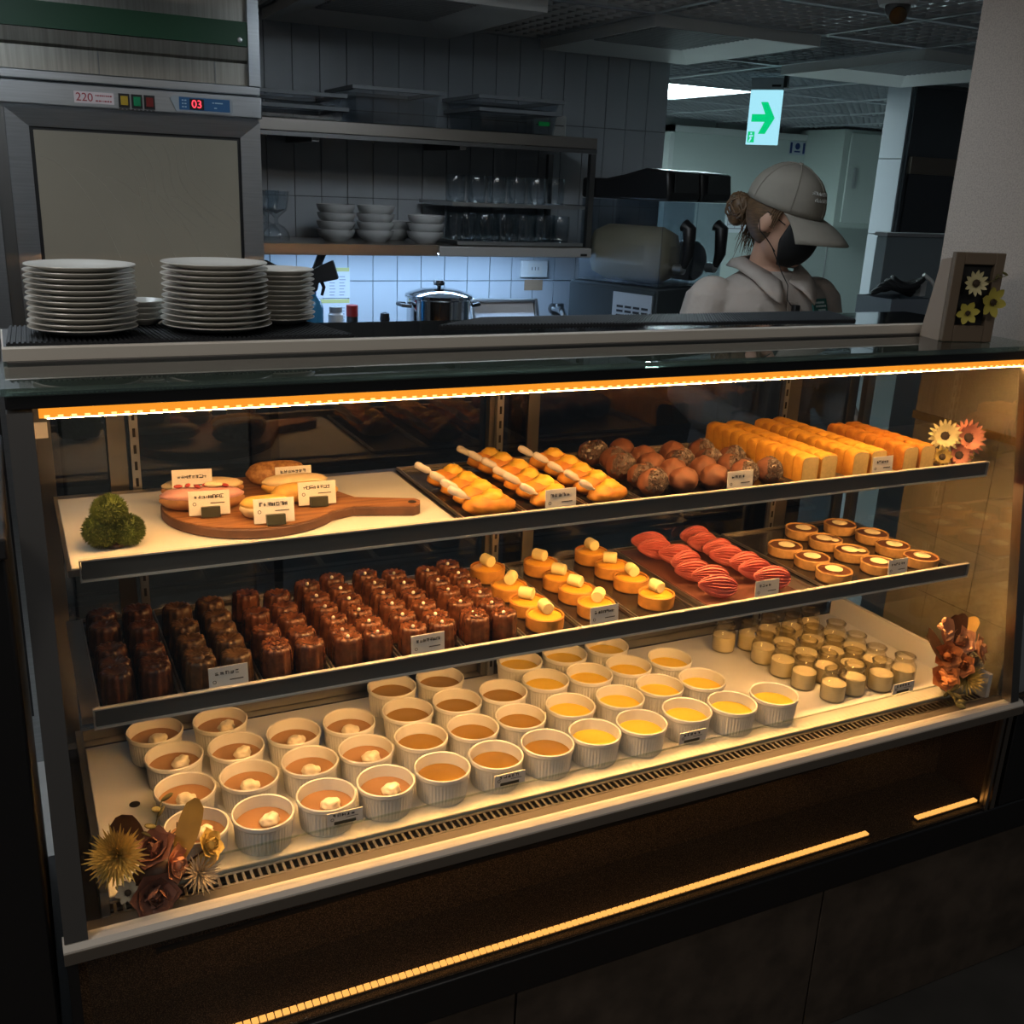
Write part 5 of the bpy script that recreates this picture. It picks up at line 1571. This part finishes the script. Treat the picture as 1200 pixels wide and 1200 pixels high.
# ---------------------------------------------------------------- far lobby things
mat('cabinet_paint', (0.50, 0.58, 0.54), 0.45)
eb = thing('electric_cabinet', 'pale wall mounted electric cabinet with slim handle', 'cabinet', (5.4, 5.75, 1.3))
MB().box(5.13, 5.72, 5.56, 5.99, 1.30, 1.93).build('cabinet_box', 'cabinet_paint', eb)
d = MB().box(5.18, 5.70, 5.545, 5.559, 1.335, 1.91).build('cabinet_door', mat('cabinet_door', (0.58, 0.66, 0.62), 0.4).name, eb, bevel=0.004)
MB().box(5.235, 5.255, 5.525, 5.544, 1.56, 1.69).build('handle', 'steel', d)
tag(MB().sphere((5.16, 5.60, 1.265), 0.035, 16, 10).build('yellow_ball', mat('ball_yellow', (0.45, 0.42, 0.02), 0.5).name), 'small yellow ball hung at the cabinet corner', 'ball')
t = thing('door_notice', 'sheet with a printed timetable on the lobby door', 'paper', (4.4, 5.925, 1.25))
MB().box(4.50, 4.80, 5.926, 5.9285, 1.235, 1.49).build('sheet', mat('paper_cool', (0.74, 0.80, 0.84), 0.7).name, t)
m = MB()
for q in range(8):
    m.box(4.52, 4.78, 5.9245, 5.9257, 1.26 + q * 0.027, 1.266 + q * 0.027)
for q in range(5):
    m.box(4.52 + q * 0.064, 4.524 + q * 0.064, 5.9245, 5.9257, 1.26, 1.45)
m.build('table_lines', 'print_grey', t)
t = thing('blue_sign', 'small white and blue hygiene sticker high on the lobby door', 'sign', (5.0, 5.925, 1.8))
MB().box(4.985, 5.125, 5.926, 5.9285, 1.765, 1.855).build('sticker', mat('sticker_white', (0.45, 0.52, 0.58), 0.5).name, t)
m = MB()
m.box(4.99, 5.008, 5.9245, 5.9257, 1.775, 1.845)
m.box(5.102, 5.12, 5.9245, 5.9257, 1.775, 1.845)
m.sphere((5.055, 5.9252, 1.822), (0.022, 0.001, 0.022), 14, 8)
m.box(5.03, 5.08, 5.9245, 5.9257, 1.782, 1.792)
m.build('blue_marks', mat('sign_blue', (0.02, 0.05, 0.20), 0.5).name, t)
# exit sign
ex = thing('exit_sign', 'hanging lit exit sign with a green right arrow', 'exit sign', (2.735, 3.42, 1.72), (0, 0, math.radians(-52)))
MB().box(-0.062, 0.062, -0.014, 0.014, 0.162, 0.205).build('sign_housing', mat('sign_grey', (0.42, 0.45, 0.48), 0.4).name, ex, world=False, bevel=0.002)
MB().box(0.02, 0.055, -0.0155, -0.0142, 0.172, 0.180).build('maker_plate', 'black', ex, world=False)
MB().box(0.063, 0.076, -0.012, 0.02, 0.17, 0.224).build('ceiling_mount', 'black', ex, world=False)
MB().box(-0.062, 0.062, -0.006, 0.006, -0.038, 0.161).build('lit_panel', 'exit_white', ex, world=False)
m = MB()
M = T(0, -0.0062, 0) @ RX(PI / 2)
m.prism([(-0.048, 0.046), (-0.048, 0.074), (0.004, 0.074), (-0.017, 0.118), (0.010, 0.118), (0.042, 0.060), (0.010, 0.002), (-0.017, 0.002), (0.004, 0.046)], 0, 0.001, M)
m.build('green_arrow', 'exit_green', ex, world=False)
m = MB()
m.prism([(-0.056, -0.030), (-0.030, -0.030), (-0.030, 0.010), (-0.056, 0.010)], 0, 0.001, M)
m.build('pictogram', 'exit_green', ex, world=False)
m = MB()
m.prism([(-0.046, 0.000), (-0.040, 0.000), (-0.040, 0.006), (-0.046, 0.006)], 0.0011, 0.0016, M)
m.prism([(-0.050, -0.012), (-0.035, -0.008), (-0.035, -0.003), (-0.050, -0.003)], 0.0011, 0.0016, M)
m.prism([(-0.053, -0.028), (-0.046, -0.028), (-0.039, -0.014), (-0.045, -0.012)], 0.0011, 0.0016, M)
m.build('running_figure', 'exit_white', ex, world=False)
# ceiling camera
cm = thing('ceiling_camera', 'small dome security camera under the ceiling', 'camera', (1.875, 1.92, 1.945))
MB().lathe([(0.0, 0.0), (0.045, 0.0), (0.045, -0.018), (0.040, -0.03), (0.0, -0.03)], 28, cap=False).build('camera_base', 'white_plastic', cm, world=False)
MB().sphere((-0.004, -0.006, -0.034), 0.028, 20, 12).build('camera_ball', mat('ball_grey', (0.12, 0.12, 0.12), 0.35).name, cm, world=False)
MB().lathe([(0.0, 0.0), (0.019, 0.0), (0.019, 0.006), (0.0, 0.006)], 20, T(-0.016, -0.022, -0.052) @ align((-0.6, -0.75, -0.6)), cap=False).build('camera_lens', mat('lens', (0.02, 0.012, 0.008), 0.1).name, cm, world=False)

# ---------------------------------------------------------------- cook hood and side counter
hd = thing('cook_wall_panel', 'dark stainless cook wall panel with brown band on the pier', 'wall panel', (3.9, 3.2, 1.0))
MB().box(3.345, 4.5, 3.255, 3.2695, 0.6, 1.93).build('splash_panel', mat('hood_dark', (0.10, 0.11, 0.12), 0.4, 0.6).name, hd)
MB().box(3.36, 4.5, 3.244, 3.2545, 0.98, 1.60).build('splash_sheet', mat('splash_gloss', (0.06, 0.065, 0.07), 0.18, 0.8).name, hd)
MB().box(3.355, 4.5, 3.235, 3.2545, 1.602, 1.668).build('hood_band', mat('band_brown', (0.17, 0.14, 0.11), 0.35, 0.6).name, hd)
sc = thing('side_counter', 'low stainless side counter in front of the pier', 'counter', (2.9, 2.7, 0))
MB().box(2.62, 3.3, 2.45, 3.05, 0.96, 1.0).build('counter_slab', 'steel', sc)
MB().box(2.64, 3.28, 2.47, 3.03, 0.0, 0.959).build('counter_base', 'steel', sc)
t = thing('grey_cabinet', 'plain grey steel box standing on the side counter', 'box', (2.95, 2.85, 1.0))
MB().box(2.82, 3.16, 2.78, 2.83, 1.0005, 1.375).build('box_case', mat('box_grey', (0.26, 0.31, 0.33), 0.45, 0.2).name, t, bevel=0.003)
MB().box(2.815, 3.165, 2.775, 2.835, 1.3755, 1.388).build('box_lid', 'grey_plastic', t)
t = thing('tool_bin', 'steel bin of cords on the side counter', 'bin', (2.78, 2.66, 1.0005))
m = MB()
m.box(-0.10, 0.10, -0.08, 0.08, 0, 0.004)
for a, b, c, d in ((-0.10, 0.10, -0.08, -0.076), (-0.10, 0.10, 0.076, 0.08), (-0.10, -0.096, -0.076, 0.076), (0.096, 0.10, -0.076, 0.076)):
    m.box(a, b, c, d, 0.004, 0.18)
m.build('bin_wall', mat('bin_steel', (0.36, 0.40, 0.44), 0.4, 0.6).name, t, world=False)
cd = thing('cord_bundle', 'bundle of black coiled cord lying over the steel bin', 'cord', (2.78, 2.66, 1.1905))
m = MB()
for q in range(4):
    pts = []
    for k in range(25):
        a = 2 * PI * k / 24
        pts.append((-0.02 + (0.075 - 0.008 * q) * math.cos(a), 0.045 * math.sin(a) - 0.02 * q, 0.012 + 0.011 * q + 0.012 * math.sin(a * 2 + q)))
    m.tube(pts, 0.009, 8)
m.build('cord_loops', 'black_matte', cd, world=False)
m = MB()
m.box(0.02, 0.045, -0.085, -0.06, 0.0, 0.05)
m.tube([(0.05, -0.06, 0.07), (0.08, -0.07, 0.05), (0.12, -0.08, 0.0), (0.125, -0.10, -0.06)], 0.007, 8)
m.build('cord_plug', 'white_plastic', cd, world=False)
t = tag(MB().sphere((2.945, 2.695, 1.068), (0.045, 0.05, 0.066), 20, 14, fn=lambda d: 1 + 0.16 * noise.noise(d * 2.4)).build('blue_bag', mat('bag_blue', (0.035, 0.035, 0.16), 0.4).name, sharp=70), 'crumpled dark blue plastic bag beside the steel bin', 'bag')
t = thing('charging_cable', 'white coiled cable hanging beside the blue bag', 'cable', (2.93, 2.59, 1.0005))
m = MB()
for q in range(3):
    m.tube([(0.03 * math.cos(a) + 0.008 * q, -0.012 * q, 0.045 + 0.04 * math.sin(a)) for a in [2 * PI * k / 20 for k in range(21)]], 0.0035, 6)
m.build('cable_loops', 'white_plastic', t, world=False)

# ---------------------------------------------------------------- staff member behind the case
mat('skin', (0.50, 0.29, 0.20), 0.5)
mat('shirt', (0.40, 0.35, 0.31), 0.8, noise_s=9, noise_a=0.12, bump=0.9, bump_s=11, bump_d=0.012)
mat('cap_cloth', (0.27, 0.245, 0.205), 0.85, noise_s=14, noise_a=0.15, bump=0.35, bump_s=10)
mat('hair', (0.15, 0.085, 0.04), 0.5, noise_s=40, noise_a=0.5, stretch=(1, 1, 8))
mat('mask_black', (0.006, 0.006, 0.007), 0.75)
mat('trousers', (0.02, 0.02, 0.022), 0.8)
mat('patch_green', (0.012, 0.09, 0.075), 0.6)
ps = thing('person', 'person in beige cap and shirt with black mask, looking down behind the case', 'person', (1.795, 2.160, 0.0), (0, 0, math.radians(-184)))
def remesh(o, v, smooth=3):
    r = o.modifiers.new('remesh', 'REMESH')
    r.mode = 'VOXEL'
    r.voxel_size = v
    r.use_smooth_shade = True
    s = o.modifiers.new('smooth', 'SMOOTH')
    s.factor = 0.5
    s.iterations = smooth
def ell(cx, cy, z, rx, ry, n=28, p=2.0):
    return [(cx + rx * math.copysign(abs(math.cos(2 * PI * i / n)) ** (2 / p), math.cos(2 * PI * i / n)),
             cy + ry * math.copysign(abs(math.sin(2 * PI * i / n)) ** (2 / p), math.sin(2 * PI * i / n)), z) for i in range(n)]
HC = Vector((0.004, 0.050, 1.452))
MH = T(*HC) @ RZ(math.radians(27)) @ RX(math.radians(-17))
def H(x, y, z):
    return MH @ Vector((x, y, z))
ARM = {s: [(s * 0.165, -0.005, 1.240), (s * 0.205, 0.0, 1.12), (s * 0.222, 0.02, 1.0), (s * 0.20, 0.10, 0.955), (s * 0.135, 0.225, 0.935), (s * 0.11, 0.265, 0.93)] for s in (-1, 1)}
b = MB()
b.loft([ell(0, 0, z, rx, ry, p=2.3) for z, rx, ry in ((0.76, 0.150, 0.105), (0.84, 0.160, 0.11), (0.95, 0.135, 0.098), (1.04, 0.135, 0.10), (1.14, 0.152, 0.108), (1.22, 0.160, 0.10), (1.265, 0.145, 0.082), (1.295, 0.085, 0.06), (1.31, 0.055, 0.05))])
b.tube([(0, -0.015, 1.27), (0, -0.005, 1.33), (0.002, 0.018, 1.385), (0.004, 0.035, 1.43)], [0.056, 0.050, 0.049, 0.052], 20)
b.sphere((0, 0, 0), (0.072, 0.089, 0.098), 32, 20, MH @ T(0, -0.004, 0.008))
b.sphere((0, 0, 0), (0.058, 0.064, 0.072), 28, 18, MH @ T(0, 0.022, -0.045))
b.sphere((0, 0, 0), (0.022, 0.020, 0.018), 16, 10, MH @ T(0, 0.066, -0.094))
b.loft([[tuple(H(x * s, 0.078 + y, z)) for x, y in ((-1, 0), (-.5, 1), (.5, 1), (1, 0), (0, -1))] if False else [tuple(H(s * math.cos(q * PI / 4), 0.083 + yy + s * 0.6 * math.sin(q * PI / 4), z)) for q in range(8)] for s, yy, z in ((0.008, 0, 0.008), (0.009, 0.004, -0.012), (0.012, 0.009, -0.028), (0.012, 0.006, -0.036), (0.006, 0.0, -0.040))])
for s in (-1, 1):
    b.sphere((0, 0, 0), (0.009, 0.019, 0.030), 14, 10, MH @ T(s * 0.073, -0.008, -0.022) @ RX(-0.2))
    b.tube(ARM[s], [0.050, 0.044, 0.038, 0.036, 0.026, 0.024], 16)
    b.sphere((0, 0, 0), (0.052, 0.050, 0.052), 16, 12, T(s * 0.160, -0.005, 1.235))
    # hand: palm, four fingers, thumb
    w0 = Vector(ARM[s][-1])
    b.sphere((0, 0, 0), (0.034, 0.042, 0.016), 16, 10, T(*(w0 + Vector((-s * 0.004, 0.040, -0.004)))))
    for q in range(4):
        f0 = w0 + Vector((s * (0.024 - 0.016 * q) - s * 0.004, 0.066, -0.004))
        L = (0.030, 0.034, 0.033, 0.026)[q]
        b.tube([f0, f0 + Vector((0, L, -0.004)), f0 + Vector((0, L * 1.8, -0.020)), f0 + Vector((0, L * 2.1, -0.036))], [0.009, 0.0085, 0.008, 0.007], 8)
    f0 = w0 + Vector((-s * 0.030, 0.026, -0.004))
    b.tube([f0, f0 + Vector((-s * 0.018, 0.022, -0.006)), f0 + Vector((-s * 0.022, 0.046, -0.016))], [0.011, 0.010, 0.008], 8)
    b.tube([(s * 0.080, 0, 0.82), (s * 0.088, 0.006, 0.62), (s * 0.090, 0.012, 0.44), (s * 0.092, -0.006, 0.26), (s * 0.092, -0.018, 0.07)], [0.082, 0.070, 0.052, 0.050, 0.036], 18)
    b.loft([[(s * 0.095 + rx * math.cos(q * PI / 6), y, 0.012 + 0.0 + hz * (0.5 + 0.5 * math.sin(q * PI / 6))) for q in range(12)] for y, rx, hz in ((-0.075, 0.02, 0.05), (-0.05, 0.034, 0.075), (0.02, 0.038, 0.07), (0.09, 0.044, 0.045), (0.15, 0.036, 0.03), (0.165, 0.02, 0.02))])
body = b.build('body', 'skin', ps, world=False, sharp=180)
remesh(body, 0.0065, 4)
# eyes and brows peek over the mask
for s in (-1, 1):
    MB().sphere((0, 0, 0), (0.012, 0.006, 0.005), 14, 8, MH @ T(s * 0.030, 0.079, 0.002)).build('eye', mat('eye', (0.03, 0.02, 0.015), 0.2).name, ps, world=False)
    MB().tube([H(s * 0.014, 0.086, 0.017), H(s * 0.030, 0.083, 0.021), H(s * 0.046, 0.074, 0.016)], [0.002, 0.0028, 0.0015], 6).build('eyebrow', 'hair', ps, world=False)
# shirt
b = MB()
b.loft([ell(0, 0.002, z, rx, ry, p=2.3) for z, rx, ry in ((0.74, 0.172, 0.125), (0.84, 0.176, 0.126), (0.95, 0.158, 0.118), (1.04, 0.157, 0.120), (1.14, 0.170, 0.124), (1.22, 0.176, 0.114), (1.265, 0.158, 0.094), (1.295, 0.098, 0.072), (1.312, 0.066, 0.062))])
for s in (-1, 1):
    b.tube(ARM[s][:5], [0.064, 0.060, 0.054, 0.050, 0.040], 18)
    b.sphere((0, 0, 0), (0.064, 0.060, 0.062), 18, 12, T(s * 0.160, -0.004, 1.235))
# soft folds
for k in range(14):
    x0 = -0.13 + k * 0.02
    zt = 1.23 - 0.04 * ((k * 7) % 3)
    b.tube([(x0 * 0.8, 0.106, zt), (x0, 0.118, zt - 0.09), (x0 * 1.05, 0.116, zt - 0.20)], [0.003, 0.009, 0.004], 8)
    a = -0.06 + k * 0.01
for s in (-1, 1):
    for k in range(5):
        z = 1.20 - k * 0.045
        b.tube([(s * 0.15, 0.05, z + 0.03), (s * 0.215, 0.045, z), (s * 0.245, 0.0, z - 0.015)], [0.004, 0.009, 0.004], 8)
shirt = b.build('shirt', 'shirt', ps, world=False, sharp=180)
remesh(shirt, 0.0075, 2)
# collar: stand plus two folded leaves with points
m = MB()
n = 24
for sgn in (-1, 1):
    rows = []
    keys = [(0.0, (0.0, -0.068, 1.345), (0.0, -0.104, 1.314)), (0.25, (0.048, -0.048, 1.342), (0.080, -0.076, 1.316)),
            (0.5, (0.062, 0.0, 1.334), (0.102, 0.004, 1.316)), (0.75, (0.050, 0.040, 1.320), (0.092, 0.072, 1.292)),
            (0.9, (0.028, 0.060, 1.306), (0.076, 0.112, 1.262)), (1.0, (0.008, 0.070, 1.292), (0.050, 0.140, 1.238))]
    for k in range(n + 1):
        u = k / n
        q = max(i for i in range(len(keys) - 1) if keys[i][0] <= u)
        f = (u - keys[q][0]) / (keys[q + 1][0] - keys[q][0])
        top = Vector(keys[q][1]).lerp(Vector(keys[q + 1][1]), f)
        bot = Vector(keys[q][2]).lerp(Vector(keys[q + 1][2]), f)
        top.x *= sgn
        bot.x *= sgn
        mid = (top + bot) / 2 + Vector((top.x, top.y, 0.03)).normalized() * 0.010
        rows.append([top, mid, bot])
    vs = [p for r in rows for p in r]
    fs = []
    for k in range(n):
        for j in range(2):
            i = k * 3 + j
            fs.append((i, i + 3, i + 4, i + 1))
    m.add(vs, fs)
col = m.build('collar', 'shirt', ps, world=False, sharp=60)
sm = col.modifiers.new('solid', 'SOLIDIFY')
sm.thickness = 0.004
sm.offset = 0
m = MB()
m.prism_x([(0.1215, 1.02), (0.1245, 1.02), (0.128, 1.16), (0.118, 1.245), (0.114, 1.245), (0.124, 1.16)], -0.016, 0.016)
m.build('placket', 'shirt', ps, world=False, bevel=0.001)
m = MB()
for z, y in ((1.05, 0.1255), (1.13, 0.1275), (1.21, 0.1225)):
    m.lathe([(0.0055, 0), (0.0055, 0.002), (0, 0.002)], 12, T(0, y + 0.001, z) @ RX(-PI / 2), cap=False)
m.build('buttons', 'white_plastic', ps, world=False)
pt = MB().box(-0.030, 0.030, -0.001, 0.003, -0.018, 0.020).build('name_patch', 'patch_green', ps, world=False, loc=(-0.080, 0.122, 1.232), rot=(0.30, 0, 0.32))
m = MB()
for zz, x0, x1 in ((0.010, -0.018, 0.024), (0.001, -0.024, 0.024), (-0.009, -0.020, 0.014)):
    xx = x0
    while xx < x1 - 0.004:
        m.box(xx, xx + 0.0045, 0.0031, 0.0036, zz - 0.0026, zz + 0.0026)
        xx += 0.0065
m.build('patch_lettering', mat('patch_text', (0.40, 0.48, 0.46), 0.7).name, pt, world=False)
# trousers and shoes
m = MB()
m.loft([ell(0, 0, z, rx, ry) for z, rx, ry in ((0.74, 0.150, 0.11), (0.80, 0.160, 0.118), (0.90, 0.154, 0.112))])
for s in (-1, 1):
    m.tube([(s * 0.080, 0, 0.84), (s * 0.088, 0.006, 0.62), (s * 0.090, 0.012, 0.44), (s * 0.092, -0.006, 0.26), (s * 0.092, -0.014, 0.05)], [0.094, 0.084, 0.068, 0.064, 0.058], 18)
tr = m.build('trousers', 'trousers', ps, world=False, sharp=180)
remesh(tr, 0.009, 2)
for s in (-1, 1):
    MB().loft([[(s * 0.095 + rx * math.cos(q * PI / 8), y, hz * (0.5 + 0.5 * math.sin(q * PI / 8))) for q in range(16)] for y, rx, hz in ((-0.088, 0.024, 0.06), (-0.055, 0.042, 0.095), (0.02, 0.046, 0.085), (0.09, 0.052, 0.060), (0.155, 0.044, 0.045), (0.178, 0.024, 0.03))]).build('shoe', 'black', ps, world=False, sharp=60)
# hair: cap of hair at the back, bun, loose strands
m = MB()
m.sphere((0, 0, 0), (0.0785, 0.080, 0.094), 28, 18, MH @ T(0, -0.022, 0.004))
m.sphere((0, 0, 0), (0.034, 0.030, 0.034), 20, 14, MH @ T(0.006, -0.118, -0.022), fn=lambda d: 1 + 0.16 * noise.noise(d * 3.3))
m.sphere((0, 0, 0), (0.024, 0.022, 0.022), 16, 10, MH @ T(0.010, -0.122, -0.050), fn=lambda d: 1 + 0.2 * noise.noise(d * 3.3))
r = random.Random(11)
for q in range(40):
    a = r.uniform(-0.7, 0.7)
    p0 = H(0.070 * math.sin(a), -0.075, -0.035 + r.uniform(-0.01, 0.02))
    m.tube([p0, p0 + Vector((r.uniform(-.01, .01), -0.020, -0.03)), p0 + Vector((r.uniform(-.02, .02), -0.030, -0.06 - 0.05 * r.random()))], [0.0016, 0.0014, 0.0004], 5)
for q in range(26):
    a = r.uniform(0, 2 * PI)
    c = H(0.006, -0.118, -0.024)
    R3 = 0.034
    pts = [c + MH.to_3x3() @ Vector((R3 * math.cos(a + k * 0.35) * 1.02, R3 * 0.8 * math.sin(k * 0.5 + q), R3 * math.sin(a + k * 0.35))) for k in range(7)]
    m.tube(pts, 0.003, 5)
hr = m.build('hair', 'hair', ps, world=False, sharp=80)
for s in (-1, 1):
    mm = MB()
    for q in range(5):
        mm.tube([H(s * 0.071, 0.030 - q * 0.006, 0.035), H(s * 0.0765, 0.022 - q * 0.006, 0.005), H(s * 0.074, 0.018 - q * 0.004, -0.03)], [0.003, 0.003, 0.001], 6)
    mm.build('side_lock', 'hair', ps, world=False)
# mask
m = MB()
nu, nv = 22, 14
vs = []
for j in range(nv + 1):
    v = j / nv
    el = math.radians(50 - 118 * v)
    for i in range(nu + 1):
        u = -1 + 2 * i / nu
        az = u * math.radians(76 - 26 * abs(v - 0.45))
        rx, ry, rz = 0.068, 0.074, 0.070
        ridge = 0.010 * (1 - abs(u)) ** 1.5 * (1 - abs(v - 0.4) * 1.6)
        vs.append(H(rx * math.cos(el * 0.85) * math.sin(az), 0.022 + (ry + max(0, ridge)) * math.cos(el * 0.85) * math.cos(az), -0.046 + rz * math.sin(el)))
fs = [(j * (nu + 1) + i, j * (nu + 1) + i + 1, (j + 1) * (nu + 1) + i + 1, (j + 1) * (nu + 1) + i) for j in range(nv) for i in range(nu)]
m.add(vs, fs)
mk = m.build('face_mask', 'mask_black', ps, world=False, sharp=180)
sm = mk.modifiers.new('solid', 'SOLIDIFY')
sm.thickness = 0.003
sm.offset = 1
for s in (-1, 1):
    mm = MB()
    mm.tube([H(s * 0.063, 0.040, -0.012), H(s * 0.074, 0.012, -0.002), H(s * 0.080, -0.010, 0.004)], 0.0014, 6)
    mm.tube([H(s * 0.060, 0.038, -0.080), H(s * 0.070, 0.010, -0.058), H(s * 0.080, -0.012, -0.044), H(s * 0.081, -0.024, -0.02)], 0.0014, 6)
    mm.build('ear_loop', 'mask_black', mk, world=False)
# cap
def dome(el, az, k=1.0):
    return Vector((0.0845 * k * math.cos(el) * math.cos(az), -0.010 + 0.103 * k * math.cos(el) * math.sin(az), 0.024 + 0.098 * k * math.sin(el)))
m = MB()
rings = []
for j in range(13):
    el = math.radians(-4 + 94 * j / 12) * 0.999
    rings.append([tuple(MH @ (dome(el, 2 * PI * i / 48, 1 + (0.006 if i % 8 == 0 else 0) * 0 + 0.012 * noise.noise(Vector((i * 0.35, j * 0.5, 2)))))) for i in range(48)])
m.loft(rings, cap=False)
cp_ = m.build('cap_crown', 'cap_cloth', ps, world=False, sharp=180)
sm = cp_.modifiers.new('solid', 'SOLIDIFY')
sm.thickness = 0.003
cp_['label'] = 'beige baseball cap'
m = MB()
for q in range(6):
    az = q * PI / 3 + PI / 6 + PI / 2 - PI / 6
    m.tube([MH @ dome(math.radians(e), az, 1.012) for e in range(0, 91, 10)], 0.0012, 5)
m.lathe([(0.007, 0), (0.006, 0.004), (0, 0.005)], 12, MH @ T(0, -0.010, 0.122), cap=False)
m.build('cap_seams', 'cap_cloth', cp_, world=False)
m = MB()
nu, nv = 20, 8
vs = []
for j in range(nv + 1):
    v = j / nv
    for i in range(nu + 1):
        u = -1 + 2 * i / nu
        az = PI / 2 - u * math.radians(66)
        p = dome(math.radians(-2), az, 1.0)
        p = p + Vector((u * 0.010 * v, v * (0.092 - 0.030 * u * u), -0.030 * v * v - 0.026 * u * u * v - 0.004))
        vs.append(MH @ p)
fs = [(j * (nu + 1) + i, j * (nu + 1) + i + 1, (j + 1) * (nu + 1) + i + 1, (j + 1) * (nu + 1) + i) for j in range(nv) for i in range(nu)]
m.add(vs, fs)
br = m.build('cap_brim', 'cap_cloth', cp_, world=False, sharp=180)
sm = br.modifiers.new('solid', 'SOLIDIFY')
sm.thickness = 0.004
# embroidered lettering on the cap front
m = MB()
r = random.Random(4)
for row, (e0, n, hgt) in enumerate(((30, 7, 5.0), (21, 5, 5.0))):
    for k in range(n):
        az0 = PI / 2 + 0.20 - (k + (1 if row else 0)) * 0.115
        pts = [(r.choice((0, 1)), r.choice((0, 0.5, 1))) for _ in range(5)]
        pts = [(0, 0), (0, 1), (1, r.choice((0.5, 1))), (r.choice((0.3, 1)), 0.4), (1, 0)]
        m.tube([MH @ dome(math.radians(e0 + hgt * v), az0 - 0.075 * u, 1.018) for u, v in pts], 0.0011, 5)
m.build('embroidery', mat('thread_white', (0.60, 0.60, 0.58), 0.7).name, cp_, world=False)
# microphone cord and clip
mm = MB().tube([H(0.062, 0.03, -0.075), H(0.050, 0.07, -0.12), (0.020, 0.115, 1.285), (0.026, 0.128, 1.25), (0.012, 0.130, 1.235)], 0.0013, 6)
mc = mm.build('headset_cord', 'black', ps, world=False)
MB().box(-0.008, 0.008, 0.124, 0.140, 1.19, 1.238).build('cord_clip', 'black', mc, world=False, bevel=0.002)
